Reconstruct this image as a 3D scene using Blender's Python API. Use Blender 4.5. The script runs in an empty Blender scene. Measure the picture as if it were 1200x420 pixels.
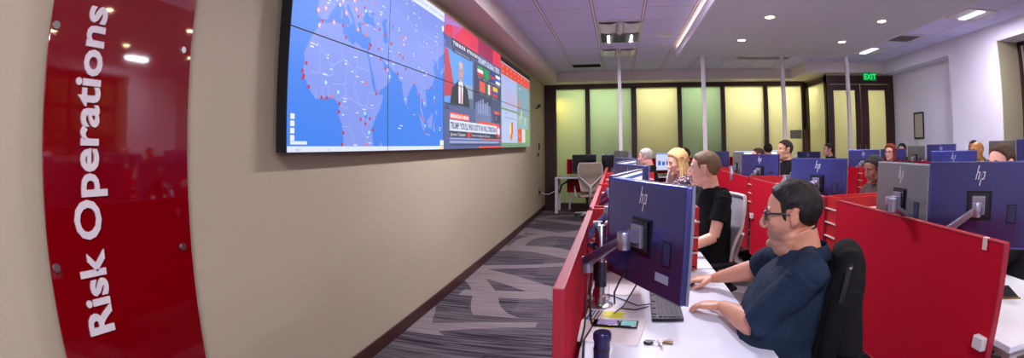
import bpy, bmesh, math, random
from mathutils import Vector, Matrix, noise
from mathutils.geometry import tessellate_polygon
random.seed(7)
sc = bpy.context.scene
COL = sc.collection
PI = math.pi
R = math.radians

# ------------------------------------------------------------------ materials
def lin(c):
    if isinstance(c, str):
        c = c.lstrip('#'); c = [int(c[i:i+2], 16)/255 for i in (0, 2, 4)]
    return tuple(x/12.92 if x <= .04045 else ((x+.055)/1.055)**2.4 for x in c) + (1.0,)

def new_mat(name):
    m = bpy.data.materials.new(name); m.use_nodes = True
    nt = m.node_tree; b = nt.nodes['Principled BSDF']
    return m, nt, b

def N(nt, kind, ins=None, **props):
    n = nt.nodes.new(kind)
    for k, v in props.items(): setattr(n, k, v)
    for k, v in (ins or {}).items():
        if isinstance(v, bpy.types.NodeSocket): nt.links.new(v, n.inputs[k])
        else: n.inputs[k].default_value = v
    return n

def math_n(nt, op, a, b=None, c=None):
    ins = {0: a}
    if b is not None: ins[1] = b
    if c is not None: ins[2] = c
    return N(nt, 'ShaderNodeMath', ins, operation=op).outputs[0]

def mix_c(nt, f, a, b):
    n = nt.nodes.new('ShaderNodeMix'); n.data_type = 'RGBA'
    for idx, v in ((0, f), (6, a), (7, b)):
        if isinstance(v, bpy.types.NodeSocket): nt.links.new(v, n.inputs[idx])
        else: n.inputs[idx].default_value = v
    return n.outputs[2]

def mat(name, col, rough=.5, metal=0.0, spec=.5, noise_amt=0.0, noise_scale=20, bump=0.0, bump_scale=200, coat=0.0, sheen=0.0):
    m, nt, b = new_mat(name)
    b.inputs['Roughness'].default_value = rough
    b.inputs['Metallic'].default_value = metal
    b.inputs['Specular IOR Level'].default_value = spec
    b.inputs['Coat Weight'].default_value = coat
    b.inputs['Coat Roughness'].default_value = .05
    b.inputs['Sheen Weight'].default_value = sheen
    tc = N(nt, 'ShaderNodeTexCoord')
    nz = N(nt, 'ShaderNodeTexNoise', {'Vector': tc.outputs['Object'], 'Scale': noise_scale, 'Detail': 3.0})
    c = lin(col); a = max(noise_amt, .015)
    lo = tuple(x*(1-a) for x in c[:3])+(1,); hi = tuple(min(1, x*(1+a)) for x in c[:3])+(1,)
    nt.links.new(mix_c(nt, nz.outputs[0], lo, hi), b.inputs['Base Color'])
    if bump:
        n2 = N(nt, 'ShaderNodeTexNoise', {'Vector': tc.outputs['Object'], 'Scale': bump_scale, 'Detail': 2.0})
        bp = N(nt, 'ShaderNodeBump', {'Strength': bump, 'Distance': .01, 'Height': n2.outputs[0]})
        nt.links.new(bp.outputs[0], b.inputs['Normal'])
    return m

def emis(name, col, strength=1.0, sample=True, base=(0.01, 0.01, 0.01)):
    m, nt, b = new_mat(name)
    b.inputs['Base Color'].default_value = (*base, 1)
    b.inputs['Roughness'].default_value = .45
    b.inputs['Specular IOR Level'].default_value = .2
    b.inputs['Emission Color'].default_value = lin(col)
    b.inputs['Emission Strength'].default_value = strength
    m.cycles.emission_sampling = 'AUTO' if sample else 'NONE'
    return m

M = {}
# ------------------------------------------------------------------ mesh builder
class MB:
    def __init__(s): s.v = []; s.f = []; s.m = []; s.mats = []; s.sm = []
    def mi(s, m):
        if m not in s.mats: s.mats.append(m)
        return s.mats.index(m)
    def add(s, v, f, m, T=None, sm=True):
        o = len(s.v); k = s.mi(m)
        s.v += [(T @ Vector(p)) if T is not None else Vector(p) for p in v]
        s.f += [tuple(i+o for i in q) for q in f]; s.m += [k]*len(f); s.sm += [sm]*len(f)
        return s
    def box(s, c, d, m, T=None, bev=0.0, rz=0.0, rx=0.0, ry=0.0):
        """centre c, full size d"""
        bm = bmesh.new(); bmesh.ops.create_cube(bm, size=1.0)
        bmesh.ops.scale(bm, vec=Vector(d), verts=bm.verts)
        if bev > 0:
            bmesh.ops.bevel(bm, geom=list(bm.edges), offset=min(bev, min(d)*.45), segments=2, profile=.6, affect='EDGES')
        L = Matrix.Translation(Vector(c)) @ Matrix.Rotation(rz, 4, 'Z') @ Matrix.Rotation(ry, 4, 'Y') @ Matrix.Rotation(rx, 4, 'X')
        if T is not None: L = T @ L
        bm.verts.index_update()
        s.add([v.co.copy() for v in bm.verts], [[v.index for v in f.verts] for f in bm.faces], m, L, False)
        bm.free(); return s
    def bb(s, x0, x1, y0, y1, z0, z1, m, bev=0.0, T=None):
        return s.box(((x0+x1)/2, (y0+y1)/2, (z0+z1)/2), (abs(x1-x0), abs(y1-y0), abs(z1-z0)), m, T, bev)
    def loft(s, secs, m, n=16, T=None, up=Vector((0, 0, 1)), cap=True, power=2.0):
        """secs: list of (centre, side radius, up radius); frame follows the path"""
        C = [Vector(q[0]) for q in secs]; V = []; F = []
        for i, q in enumerate(secs):
            t = (C[min(i+1, len(C)-1)] - C[max(i-1, 0)])
            t = t.normalized() if t.length > 1e-9 else Vector((0, 0, 1))
            u = up - t*up.dot(t)
            if u.length < .05:
                u = Vector((0, 1, 0)) - t*t.y
                if u.length < .05: u = Vector((1, 0, 0))
            u.normalize(); sd = t.cross(u)
            for k in range(n):
                a = 2*PI*k/n; ca, sa = math.cos(a), math.sin(a)
                if power != 2.0:
                    ca = math.copysign(abs(ca)**(2/power), ca); sa = math.copysign(abs(sa)**(2/power), sa)
                V.append(C[i] + sd*(q[1]*ca) + u*(q[2]*sa))
        for i in range(len(secs)-1):
            for k in range(n):
                a, b = i*n+k, i*n+(k+1) % n
                F.append((a, b, b+n, a+n))
        if cap:
            F.append(tuple(range(n))[::-1]); F.append(tuple((len(secs)-1)*n+k for k in range(n)))
        return s.add(V, F, m, T)
    def tube(s, pts, r, m, n=10, T=None, up=Vector((0, 0, 1))):
        rr = r if isinstance(r, (list, tuple)) else [r]*len(pts)
        return s.loft([(p, q, q) for p, q in zip(pts, rr)], m, n, T, up)
    def cyl(s, p0, p1, r, m, n=20, T=None, r1=None):
        return s.loft([(p0, r, r), (p1, r1 or r, r1 or r)], m, n, T, up=Vector((0.13, .99, 0.05)))
    def ell(s, c, r, m, T=None, n=16, k=10, rot=None):
        V = []; F = []
        c = Vector(c)
        for i in range(1, k):
            th = PI*i/k
            for j in range(n):
                a = 2*PI*j/n
                p = Vector((r[0]*math.sin(th)*math.cos(a), r[1]*math.sin(th)*math.sin(a), r[2]*math.cos(th)))
                if rot is not None: p = rot @ p
                V.append(c+p)
        top = Vector((0, 0, r[2])); 
        if rot is not None: top = rot @ top
        V += [c+top, c-top]; a, b = len(V)-2, len(V)-1
        for i in range(k-2):
            for j in range(n):
                F.append((i*n+j, (i+1)*n+j, (i+1)*n+(j+1) % n, i*n+(j+1) % n))
        for j in range(n):
            F.append((a, j, (j+1) % n)); F.append((b, (k-2)*n+(j+1) % n, (k-2)*n+j))
        return s.add(V, F, m, T)
    def lathe(s, prof, m, c=(0, 0, 0), n=24, T=None):
        V = []; F = []
        for r_, z in prof:
            for j in range(n):
                a = 2*PI*j/n; V.append((c[0]+r_*math.cos(a), c[1]+r_*math.sin(a), c[2]+z))
        for i in range(len(prof)-1):
            for j in range(n): F.append((i*n+j, i*n+(j+1) % n, (i+1)*n+(j+1) % n, (i+1)*n+j))
        F.append(tuple(range(n))[::-1]); F.append(tuple((len(prof)-1)*n+k for k in range(n)))
        return s.add(V, F, m, T)
    def prism(s, pts, m, T=None, depth=.01):
        """pts 2D (x,z) outline extruded along +y by depth"""
        n = len(pts); V = [(p[0], 0, p[1]) for p in pts]+[(p[0], depth, p[1]) for p in pts]
        F = []
        for t in tessellate_polygon([[Vector((p[0], p[1], 0)) for p in pts]]):
            F.append(tuple(t)); F.append(tuple(i+n for i in reversed(t)))
        for i in range(n): F.append((i, (i+1) % n, (i+1) % n+n, i+n))
        return s.add(V, F, m, T)
    def mesh(s, name, smooth=40, fixn=True):
        me = bpy.data.meshes.new(name)
        me.from_pydata([tuple(v) for v in s.v], [], s.f)
        for m in s.mats: me.materials.append(m)
        me.polygons.foreach_set('material_index', s.m)
        if fixn:
            bm = bmesh.new(); bm.from_mesh(me); bmesh.ops.recalc_face_normals(bm, faces=bm.faces); bm.to_mesh(me); bm.free()
        if smooth:
            me.set_sharp_from_angle(angle=R(smooth)); me.polygons.foreach_set('use_smooth', s.sm)
        me.update(); return me
    def build(s, name, parent=None, loc=None, smooth=40, fixn=True):
        return link(name, s.mesh(name, smooth, fixn), parent, loc)

def link(name, me, parent=None, loc=None):
    o = bpy.data.objects.new(name, me); COL.objects.link(o)
    if parent: o.parent = parent
    if loc is not None: o.location = loc
    return o

def tag(o, label=None, cat=None, group=None, kind=None):
    if label: o['label'] = label
    if cat: o['category'] = cat
    if group: o['group'] = group
    if kind: o['kind'] = kind
    return o

def thing(name, label, cat, loc=(0, 0, 0), rz=0.0, group=None):
    o = bpy.data.objects.new(name, None); COL.objects.link(o)
    o.location = loc; o.rotation_euler = (0, 0, rz); o.empty_display_size = .1
    return tag(o, label, cat, group)

def struct(name, mb, parent=None, label=None, smooth=40):
    o = mb.build(name, parent, smooth=smooth)
    if not parent: o['kind'] = 'structure'
    if label: o['label'] = label
    return o

def copy_tree(o, parent=None):
    c = o.copy(); COL.objects.link(c); c.parent = parent
    for ch in list(o.children): copy_tree(ch, c)
    return c

TMP = bpy.data.scenes.new('tmp')
def baked(o):
    """the object's mesh with modifiers / curve applied, evaluated in a small scene of its own"""
    TMP.collection.objects.link(o)
    with bpy.context.temp_override(scene=TMP, view_layer=TMP.view_layers[0]):
        dg = bpy.context.evaluated_depsgraph_get(); dg.update()
        return bpy.data.meshes.new_from_object(o.evaluated_get(dg))
def remesh(mb, voxel, smooth_it=4, fac=.5):
    """union of closed lofts as one continuous surface"""
    me = mb.mesh('tmp', smooth=0)
    o = bpy.data.objects.new('tmp', me)
    r = o.modifiers.new('r', 'REMESH'); r.mode = 'VOXEL'; r.voxel_size = voxel; r.adaptivity = 0
    if smooth_it:
        q = o.modifiers.new('s', 'SMOOTH'); q.iterations = smooth_it; q.factor = fac
    out = baked(o)
    bpy.data.objects.remove(o); bpy.data.meshes.remove(me)
    out.materials.clear()
    out.shade_smooth()
    return out

def text_polys(txt, size=1.0, bold=0.0, xs=1.0):
    """list of triangles (2D) for a line of text, origin at the baseline's left; also its width"""
    cu = bpy.data.curves.new('t', 'FONT'); cu.body = txt; cu.size = size; cu.offset = bold; cu.resolution_u = 3
    o = bpy.data.objects.new('t', cu)
    me = baked(o)
    tris = []
    me.calc_loop_triangles()
    for t in me.loop_triangles:
        tris.append([(me.vertices[i].co.x*xs, me.vertices[i].co.y) for i in t.vertices])
    w = max([p[0] for t in tris for p in t] or [0])
    bpy.data.objects.remove(o); bpy.data.curves.remove(cu); bpy.data.meshes.remove(me)
    return tris, w
# ------------------------------------------------------------------ the room's surfaces
def coords(nt, kind='Object'):
    return N(nt, 'ShaderNodeTexCoord').outputs[kind]

def plaster(name, col, var=.05, rough=.62):
    m, nt, b = new_mat(name); co = coords(nt)
    n1 = N(nt, 'ShaderNodeTexNoise', {'Vector': co, 'Scale': 1.3, 'Detail': 5.0})
    n2 = N(nt, 'ShaderNodeTexNoise', {'Vector': co, 'Scale': 90.0, 'Detail': 2.0})
    c = lin(col)
    nt.links.new(mix_c(nt, n1.outputs[0], tuple(x*(1-var) for x in c[:3])+(1,), tuple(x*(1+var) for x in c[:3])+(1,)), b.inputs['Base Color'])
    bp = N(nt, 'ShaderNodeBump', {'Strength': .12, 'Distance': .004, 'Height': n2.outputs[0]})
    nt.links.new(bp.outputs[0], b.inputs['Normal'])
    b.inputs['Roughness'].default_value = rough; b.inputs['Specular IOR Level'].default_value = .3
    return m
M['wall'] = plaster('warm_beige_paint', '#b3a78f')
M['wall_cool'] = plaster('pale_lavender_white_paint', '#e6e5f4')
M['reveal'] = plaster('cream_reveal_paint', '#b8b294')
M['bulk'] = plaster('bulkhead_paint', '#e2d9d2')
M['slab'] = plaster('lowered_ceiling_paint', '#c8ccd6', .03)

def wood_dark():
    m, nt, b = new_mat('dark_stained_wood'); co = coords(nt)
    mp = N(nt, 'ShaderNodeMapping', {'Vector': co, 'Scale': (14, 14, 1.2)})
    n = N(nt, 'ShaderNodeTexNoise', {'Vector': mp.outputs[0], 'Scale': 3.0, 'Detail': 6.0})
    nt.links.new(mix_c(nt, n.outputs[0], lin('#2c1513'), lin('#482420')), b.inputs['Base Color'])
    b.inputs['Roughness'].default_value = .42
    return m
M['wood'] = wood_dark()

def ceiling_tile(x0=-.85, y0=5.62, p=.62):
    m, nt, b = new_mat('acoustic_ceiling_tile'); co = coords(nt)
    sp = N(nt, 'ShaderNodeSeparateXYZ', {0: co})
    def dist(s, o):
        a = math_n(nt, 'FRACT', math_n(nt, 'DIVIDE', math_n(nt, 'ADD', s, -o+p*100), p))
        return math_n(nt, 'MULTIPLY', math_n(nt, 'SUBTRACT', .5, math_n(nt, 'ABSOLUTE', math_n(nt, 'SUBTRACT', a, .5))), p)
    dx, dy = dist(sp.outputs[0], x0), dist(sp.outputs[1], y0)
    lx = math_n(nt, 'LESS_THAN', dx, .012); ly = math_n(nt, 'LESS_THAN', dy, .005)
    gx = math_n(nt, 'MULTIPLY', math_n(nt, 'LESS_THAN', dx, .020), math_n(nt, 'GREATER_THAN', dx, .012))
    nz = N(nt, 'ShaderNodeTexNoise', {'Vector': co, 'Scale': 160.0, 'Detail': 2.0})
    base = mix_c(nt, nz.outputs[0], lin('#d2d2fa'), lin('#e0e0ff'))
    c = mix_c(nt, ly, base, lin('#a58fb2'))
    c = mix_c(nt, gx, c, lin('#6a5a76'))
    c = mix_c(nt, lx, c, lin('#f0e8f4'))
    nt.links.new(c, b.inputs['Base Color']); b.inputs['Roughness'].default_value = .8
    b.inputs['Specular IOR Level'].default_value = .2
    return m
M['tile'] = ceiling_tile()

def carpet():
    m, nt, b = new_mat('striped_carpet_tile'); co = coords(nt)
    sp = N(nt, 'ShaderNodeSeparateXYZ', {0: co})
    # tiles of different tone
    mp = N(nt, 'ShaderNodeMapping', {'Vector': co, 'Scale': (1/.9, 1/.45, 1)})
    vb = N(nt, 'ShaderNodeTexWhiteNoise', {'Vector': N(nt, 'ShaderNodeVectorMath', {0: mp.outputs[0]}, operation='FLOOR').outputs[0]})
    # fine ribs running across the aisle
    rib = N(nt, 'ShaderNodeTexNoise', {'Vector': N(nt, 'ShaderNodeMapping', {'Vector': co, 'Scale': (1.6, 46, 1)}).outputs[0], 'Scale': 1.0, 'Detail': 1.0})
    ribm = N(nt, 'ShaderNodeMapRange', {0: rib.outputs[0], 1: .42, 2: .58})
    dark = mix_c(nt, ribm.outputs[0], lin('#2c2630'), lin('#5e565c'))
    mid = mix_c(nt, ribm.outputs[0], lin('#403a40'), lin('#645c5f'))
    base = mix_c(nt, math_n(nt, 'GREATER_THAN', vb.outputs[0], .5), dark, mid)
    # broad pale swooping bands, cut off at the tile joints
    nz = N(nt, 'ShaderNodeTexNoise', {'Vector': co, 'Scale': .7, 'Detail': 0.0})
    off = N(nt, 'ShaderNodeVectorMath', {0: nz.outputs[1], 3: .8}, operation='SCALE')
    wv = N(nt, 'ShaderNodeVectorMath', {0: co, 1: off.outputs[0]}, operation='ADD').outputs[0]
    def ring(cx, cy, period, wdt):
        d = N(nt, 'ShaderNodeVectorMath', {0: wv, 1: (cx, cy, 0)}, operation='DISTANCE').outputs['Value']
        fr = math_n(nt, 'FRACT', math_n(nt, 'DIVIDE', d, period))
        return math_n(nt, 'LESS_THAN', math_n(nt, 'ABSOLUTE', math_n(nt, 'SUBTRACT', fr, .5)), wdt/period/2)
    def cells(ox, oy, sx, sy, thr):
        mp_ = N(nt, 'ShaderNodeMapping', {'Vector': co, 'Location': (ox, oy, 0), 'Scale': (1/sx, 1/sy, 1)})
        wn = N(nt, 'ShaderNodeTexWhiteNoise', {'Vector': N(nt, 'ShaderNodeVectorMath', {0: mp_.outputs[0]}, operation='FLOOR').outputs[0]})
        return math_n(nt, 'GREATER_THAN', wn.outputs[0], thr)
    r1 = math_n(nt, 'MULTIPLY', ring(-2.6, 3.2, 1.25, .32), cells(.3, .2, 1.8, .9, .22))
    r2 = math_n(nt, 'MULTIPLY', ring(2.4, 6.5, 1.45, .24), cells(.1, .6, .9, .9, .34))
    r3 = math_n(nt, 'MULTIPLY', ring(.5, -1.5, 1.05, .20), cells(.7, .4, .9, .45, .50))
    band = math_n(nt, 'MAXIMUM', r1, math_n(nt, 'MAXIMUM', r2, r3)); sel = 1.0
    f = math_n(nt, 'MULTIPLY', band, sel)
    pale = mix_c(nt, ribm.outputs[0], lin('#71676a'), lin('#837878'))
    c = mix_c(nt, f, base, pale)
    nt.links.new(c, b.inputs['Base Color'])
    fz = N(nt, 'ShaderNodeTexNoise', {'Vector': co, 'Scale': 350.0})
    bp = N(nt, 'ShaderNodeBump', {'Strength': .4, 'Distance': .004, 'Height': fz.outputs[0]})
    nt.links.new(bp.outputs[0], b.inputs['Normal'])
    b.inputs['Roughness'].default_value = .95; b.inputs['Specular IOR Level'].default_value = .1
    return m
M['carpet'] = carpet()

def frosted(name, col, blinds=False):
    m, nt, b = new_mat(name); nt.nodes.remove(b)
    out = nt.nodes['Material Output']; co = coords(nt)
    c = lin(col)
    col_s = c
    if blinds:
        sp = N(nt, 'ShaderNodeSeparateXYZ', {0: co})
        w = math_n(nt, 'FRACT', math_n(nt, 'MULTIPLY', sp.outputs[2], 22.0))
        col_s = mix_c(nt, math_n(nt, 'GREATER_THAN', w, .72), c, tuple(x*.86 for x in c[:3])+(1,))
    tr = N(nt, 'ShaderNodeBsdfTranslucent', {'Color': col_s})
    df = N(nt, 'ShaderNodeBsdfDiffuse', {'Color': tuple(x*.6 for x in c[:3])+(1,)})
    gl = N(nt, 'ShaderNodeBsdfGlossy', {'Roughness': .18, 'Color': (1, 1, 1, 1)})
    m1 = N(nt, 'ShaderNodeMixShader', {0: .25, 1: tr.outputs[0], 2: df.outputs[0]})
    fr = N(nt, 'ShaderNodeFresnel', {'IOR': 1.4})
    m2 = N(nt, 'ShaderNodeMixShader', {0: math_n(nt, 'MULTIPLY', fr.outputs[0], .5), 1: m1.outputs[0], 2: gl.outputs[0]})
    nt.links.new(m2.outputs[0], out.inputs[0])
    return m
M['pane_green'] = frosted('frosted_glass_etched', '#dde6d2', True)
M['pane_plain'] = frosted('frosted_glass_plain', '#e6e4cc')

def clear_glass():
    m, nt, b = new_mat('clear_glass'); nt.nodes.remove(b)
    out = nt.nodes['Material Output']
    t = N(nt, 'ShaderNodeBsdfTransparent', {'Color': (.93, .95, .94, 1)})
    g = N(nt, 'ShaderNodeBsdfGlossy', {'Roughness': .02})
    f = N(nt, 'ShaderNodeFresnel', {'IOR': 1.45})
    nt.links.new(N(nt, 'ShaderNodeMixShader', {0: f.outputs[0], 1: t.outputs[0], 2: g.outputs[0]}).outputs[0], out.inputs[0])
    return m
M['glass'] = clear_glass()

# things
M['acrylic'] = mat('glossy_red_acrylic', '#78000a', .03, 0, .5, coat=1.0)
M['acrylic_edge'] = mat('dark_acrylic_edge', '#2a0205', .3)
M['letter'] = mat('white_raised_letter', '#d8cfd0', .45)
M['steel'] = mat('brushed_steel', '#b9b6ba', .28, 1.0, bump=.05, bump_scale=400)
M['arm'] = mat('silver_painted_metal', '#a4a2b4', .3, .75)
M['arm_mid'] = mat('violet_grey_metal', '#6a6690', .3, .7)
M['arm_dark'] = mat('dark_grey_metal', '#3a3a48', .35, .6)
M['red'] = mat('red_partition_fabric', '#b80426', .8, 0, .12, .05, 60, .35, 900)
M['red_edge'] = mat('red_partition_edge', '#9a1c30', .5)
M['red_gloss'] = mat('red_painted_metal', '#b0151c', .4, 0, .5)
M['edge_pale'] = mat('pale_shelf_edge', '#cdb9b0', .5)
M['desk'] = mat('white_laminate', '#d6dae8', .28, 0, .5, .01, 5)
M['white_metal'] = mat('white_powder_coat', '#cfcacc', .4)
M['black'] = mat('black_plastic', '#131318', .4, 0, .5)
M['black_gloss'] = mat('gloss_black_plastic', '#0b0b12', .12, 0, .5)
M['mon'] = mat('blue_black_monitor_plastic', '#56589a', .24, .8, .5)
M['mon_pane_lit'] = mat('pane_lit_monitor_plastic', '#85878a', .3, .6, .5)  # same monitor plastic, with light reflected from the glass panes put into its colour
M['fascia'] = plaster('white_fascia_paint', '#ebe6f4', .02)
M['mon_dark'] = mat('monitor_recess_plastic', '#0c0c14', .35)
M['mon_slot'] = mat('monitor_slot_plastic', '#2a3058', .35)
M['mon_edge'] = mat('silver_monitor_rim', '#8d8fa4', .35, .5)
M['logo'] = mat('chrome_logo', '#e6e6f4', .2, .4)
M['mesh_beige'] = mat('beige_mesh_fabric', '#a59383', .8, 0, .2, .1, 300, .4, 700)
M['mesh_grey'] = mat('pale_grey_mesh_fabric', '#a9a3ab', .8, 0, .2, .1, 300, .4, 700)
M['chair_frame'] = mat('off_white_chair_plastic', '#c9c1bd', .4)
M['chair_dark'] = mat('black_chair_fabric', '#17161b', .85, 0, .2, .1, 200, .4, 600)
M['paper'] = mat('white_paper', '#dcd6da', .7)
M['yellow'] = mat('yellow_highlighter', '#e6e21a', .7)
M['ink_blue'] = mat('blue_print', '#2e5f9e', .7)
M['ink_brown'] = mat('brown_print', '#8a5a4a', .7)
M['key'] = mat('grey_key_cap', '#3b3944', .5)
M['kb'] = mat('dark_keyboard_body', '#2a2830', .45)
M['tape'] = mat('label_sticker', '#9aa0bb', .5)
M['navy_plastic'] = mat('navy_cylinder', '#1c1a4a', .3, .2)
M['brass'] = mat('brass_key', '#9c7c4a', .3, .9)
M['eye_white'] = mat('eye_white', '#d9d4cf', .2)
M['iris'] = mat('dark_iris', '#1d120c', .2)
M['green_lit'] = emis('green_exit_light', '#16c860', 1.3)
M['green_dark'] = emis('green_exit_face', '#0b6a34', .8)
M['lamp'] = emis('downlight_lens', '#ffe6b0', 60, sample=False)
M['strip'] = emis('warm_led_strip', '#ffdc9c', 34)
M['tube'] = emis('fluorescent_diffuser', '#f3efff', 1.6)
M['tube_dim'] = emis('fluorescent_lamp', '#f2ffe8', 5)
M['white_plain'] = mat('white_enamel', '#d9d4dd', .35)
M['brown_board'] = mat('brown_board', '#5d4630', .6)
M['grey_sign'] = mat('grey_notice', '#85837c', .6)
M['print'] = mat('framed_print', '#bdb9ac', .6)
M['vent_dark'] = mat('vent_shadow', '#241f26', .8)
M['warm_blind'] = mat('tan_roller_blind', '#c48b52', .8)
# ------------------------------------------------------------------ room shell (X right, Y along the video wall, Z up)
XL, XR, YB, YF, ZC = -1.64, 6.0, 11.25, -3.2, 3.10
XIN, YD, XJ = 6.35, 9.85, 4.60        # recess back, door wall, jog wall
struct('floor', MB().bb(XL-.3, 7.2, YF-.3, 13.2, -.1, 0, M['carpet']))
struct('ceiling', MB().bb(XL-.3, 7.0, YF-.3, 11.6, ZC, ZC+.1, M['tile']))
struct('wall_left', MB().bb(XL-.2, XL, YF-.2, YB+.3, 0, ZC, M['wall']))
struct('wall_near', MB().bb(XL-.2, XR+.8, YF-.2, YF, 0, ZC, M['wall_cool']))
# right wall: solid stretch with a shallow recess towards the door and a deep window niche nearer
w = MB()
w.bb(XR, XR+.7, 5.9, 7.25, 0, ZC, M['wall_cool'])
w.bb(XR, XR+.7, 7.25, YD+.3, 2.86, ZC, M['wall_cool'])
w.bb(XIN, XIN+.35, 7.25, YD+.3, 0, 2.86, M['wall_cool'])
w.bb(XR, XR+.7, YF-.2, 5.9, 2.87, ZC, M['wall_cool'])
w.bb(XR, XR+.7, YF-.2, 5.9, 0, .82, M['wall_cool'])
w.bb(XR, XR+.7, YF-.2, 1.2, .82, 2.87, M['wall_cool'])
struct('wall_right', w)
struct('trim_1', MB().bb(XR+.005, XR+.5, 5.885, 5.899, .82, 2.87, M['reveal']).bb(XR+.005, XR+.5, 1.2, 5.885, 2.855, 2.869, M['wall_cool']).bb(XR-.03, XR+.5, 1.2, 5.885, .82, .845, M['reveal']))
# window in the niche
wn = tag(bpy.data.objects.new('window_1', None), kind='structure'); COL.objects.link(wn)
f = MB()
for y in (1.2, 2.37, 3.54, 4.71, 5.84): f.bb(6.5, 6.56, y, y+.055, .845, 2.855, M['wood'])
for z in (.845, 2.795): f.bb(6.5, 6.56, 1.2, 5.885, z, z+.06, M['wood'])
f.bb(6.5, 6.56, 1.2, 5.885, 2.2, 2.24, M['wood'])
f.build('window_frame', wn)
MB().bb(6.52, 6.53, 1.2, 5.88, .85, 2.85, M['glass']).build('pane', wn)
MB().bb(6.60, 6.61, 1.25, 5.85, 1.2, 2.8, M['warm_blind']).build('roller_blind', wn)

# baseboards
struct('baseboard_left', MB().bb(XL, XL+.015, YF, YB-.02, 0, .105, M['wood'], .004))
struct('baseboard_right', MB().bb(XR-.015, XR, YF, 7.25, 0, .105, M['wood'], .004))

# glazed back wall: wood frame and frosted panes
XP = [(-1.37, -.69), (-.59, .37), (.49, 1.445), (1.545, 2.48), (2.58, 3.54), (3.64, 4.53)]
bw = tag(bpy.data.objects.new('window_2', None), kind='structure'); COL.objects.link(bw)
f = MB()
edges = [XL]+[x for p in XP for x in p]+[XJ+.06]
for i in range(0, len(edges), 2): f.bb(edges[i], edges[i+1], YB-.05, YB+.1, .0, 2.80, M['wood'], .006)
f.bb(XL, XJ+.06, YB-.05, YB+.1, 2.78, 2.90, M['wood'], .006)
f.bb(XL, XJ+.06, YB-.04, YB+.1, 0, .14, M['wood'], .006)
f.build('window_frame', bw)
for i, (a, b_) in enumerate(XP):
    MB().bb(a-.01, b_+.01, YB+.02, YB+.03, .13, 2.79, M['pane_green'] if i in (0, 1, 3) else M['pane_plain']).build('pane', bw)
struct('wall_back', MB().bb(XL, XJ+.06, YB, YB+.1, 2.90, ZC, M['wall']))
# jog wall with one pane
jw = tag(bpy.data.objects.new('window_3', None), kind='structure'); COL.objects.link(jw)
f = MB()
f.bb(XJ, XJ+.08, YD+.02, YD+.2, 0, 2.84, M['wood']).bb(XJ, XJ+.08, 11.0, YB-.06, 0, 2.84, M['wood'])
f.bb(XJ, XJ+.08, YD+.02, YB-.06, 2.72, 2.84, M['wood']).bb(XJ, XJ+.08, YD+.02, YB-.06, 0, .14, M['wood'])
f.build('window_frame', jw)
MB().bb(XJ+.03, XJ+.04, YD+.2, 11.0, .13, 2.73, M['pane_plain']).build('pane', jw)
struct('wall_jog', MB().bb(XJ, XJ+.08, YD+.02, YB, 2.84, ZC, M['wall']))
# door wall with a pair of dark glazed doors
dw = MB()
dw.bb(XJ+.0, 4.66, YD, YD+.1, 0, 2.84, M['wood']); dw.bb(6.24, XIN, YD, YD+.1, 0, 2.84, M['wood'])
dw.bb(4.66, 6.24, YD, YD+.1, 2.66, 2.84, M['wood'])
dw.bb(XJ, XIN, YD, YD+.1, 2.84, ZC, M['wall'])
struct('wall_door', dw)
for i, (x0, x1, g0, g1) in enumerate(((4.67, 5.44, 4.76, 5.31), (5.46, 6.23, 5.66, 6.12))):
    d = tag(bpy.data.objects.new('door_%d' % (i+1), None), kind='structure'); COL.objects.link(d)
    f = MB()
    f.bb(x0, g0, YD+.02, YD+.07, .01, 2.65, M['wood'], .004).bb(g1, x1, YD+.02, YD+.07, .01, 2.65, M['wood'], .004)
    f.bb(g0, g1, YD+.02, YD+.07, 2.53, 2.65, M['wood']).bb(g0, g1, YD+.02, YD+.07, .01, .3, M['wood'])
    f.build('door_leaf', d)
    MB().bb(g0, g1, YD+.04, YD+.05, .29, 2.54, M['pane_plain']).build('pane', d)
    hx = x1-.06 if i == 0 else x0+.06
    h = MB(); h.tube([(hx, YD+.02, .95), (hx, YD-.03, .95), (hx, YD-.03, 1.35), (hx, YD+.02, 1.35)], .01, M['steel'])
    h.build('door_handle', d)
# rooms behind the glass: floor strip shares the main floor; outer walls and dividers
struct('wall_corridor', MB().bb(XL-.2, 7.0, 12.9, 13.0, 0, 3.0, M['reveal']).bb(XL-.2, XL-.1, YB+.1, 12.9, 0, 3.0, M['reveal'])
       .bb(6.9, 7.0, YD+.1, 12.9, 0, 3.0, M['reveal']))
struct('wall_divider', MB().bb(.41, .45, YB+.12, 12.9, 0, 3.0, M['reveal']).bb(1.47, 1.51, YB+.12, 12.9, 0, 3.0, M['reveal']).bb(2.51, 2.55, YB+.12, 12.9, 0, 3.0, M['reveal']))
struct('ceiling_corridor', MB().bb(XL-.2, 7.0, YD+.1, 13.0, 3.1001, 3.18, M['reveal']))

# bulkheads
ZB = 2.88
t = MB(); t.bb(XL, -1.29, YF, 10.72, ZB, ZC, M['bulk'], .0)
struct('trim_2', t)
t = MB(); t.bb(XL, 4.08, 10.72, YB-.05, ZB, ZC, M['bulk'])
pts = [(4.08, 10.72), (4.02, 9.68), (6.0, 9.68), (6.0, YD), (4.60, YD), (4.60, YB-.05), (4.08, YB-.05)]
V = [(x, y, ZB) for x, y in pts]+[(x, y, ZC) for x, y in pts]; n = len(pts)
F = [tuple(i for i in q) for q in tessellate_polygon([[Vector((x, y, 0)) for x, y in pts]])]
F += [tuple(i+n for i in q) for q in list(F)] + [(i, (i+1) % n, (i+1) % n+n, i+n) for i in range(n)]
t.add(V, F, M['bulk']); struct('trim_3', t)
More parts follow.
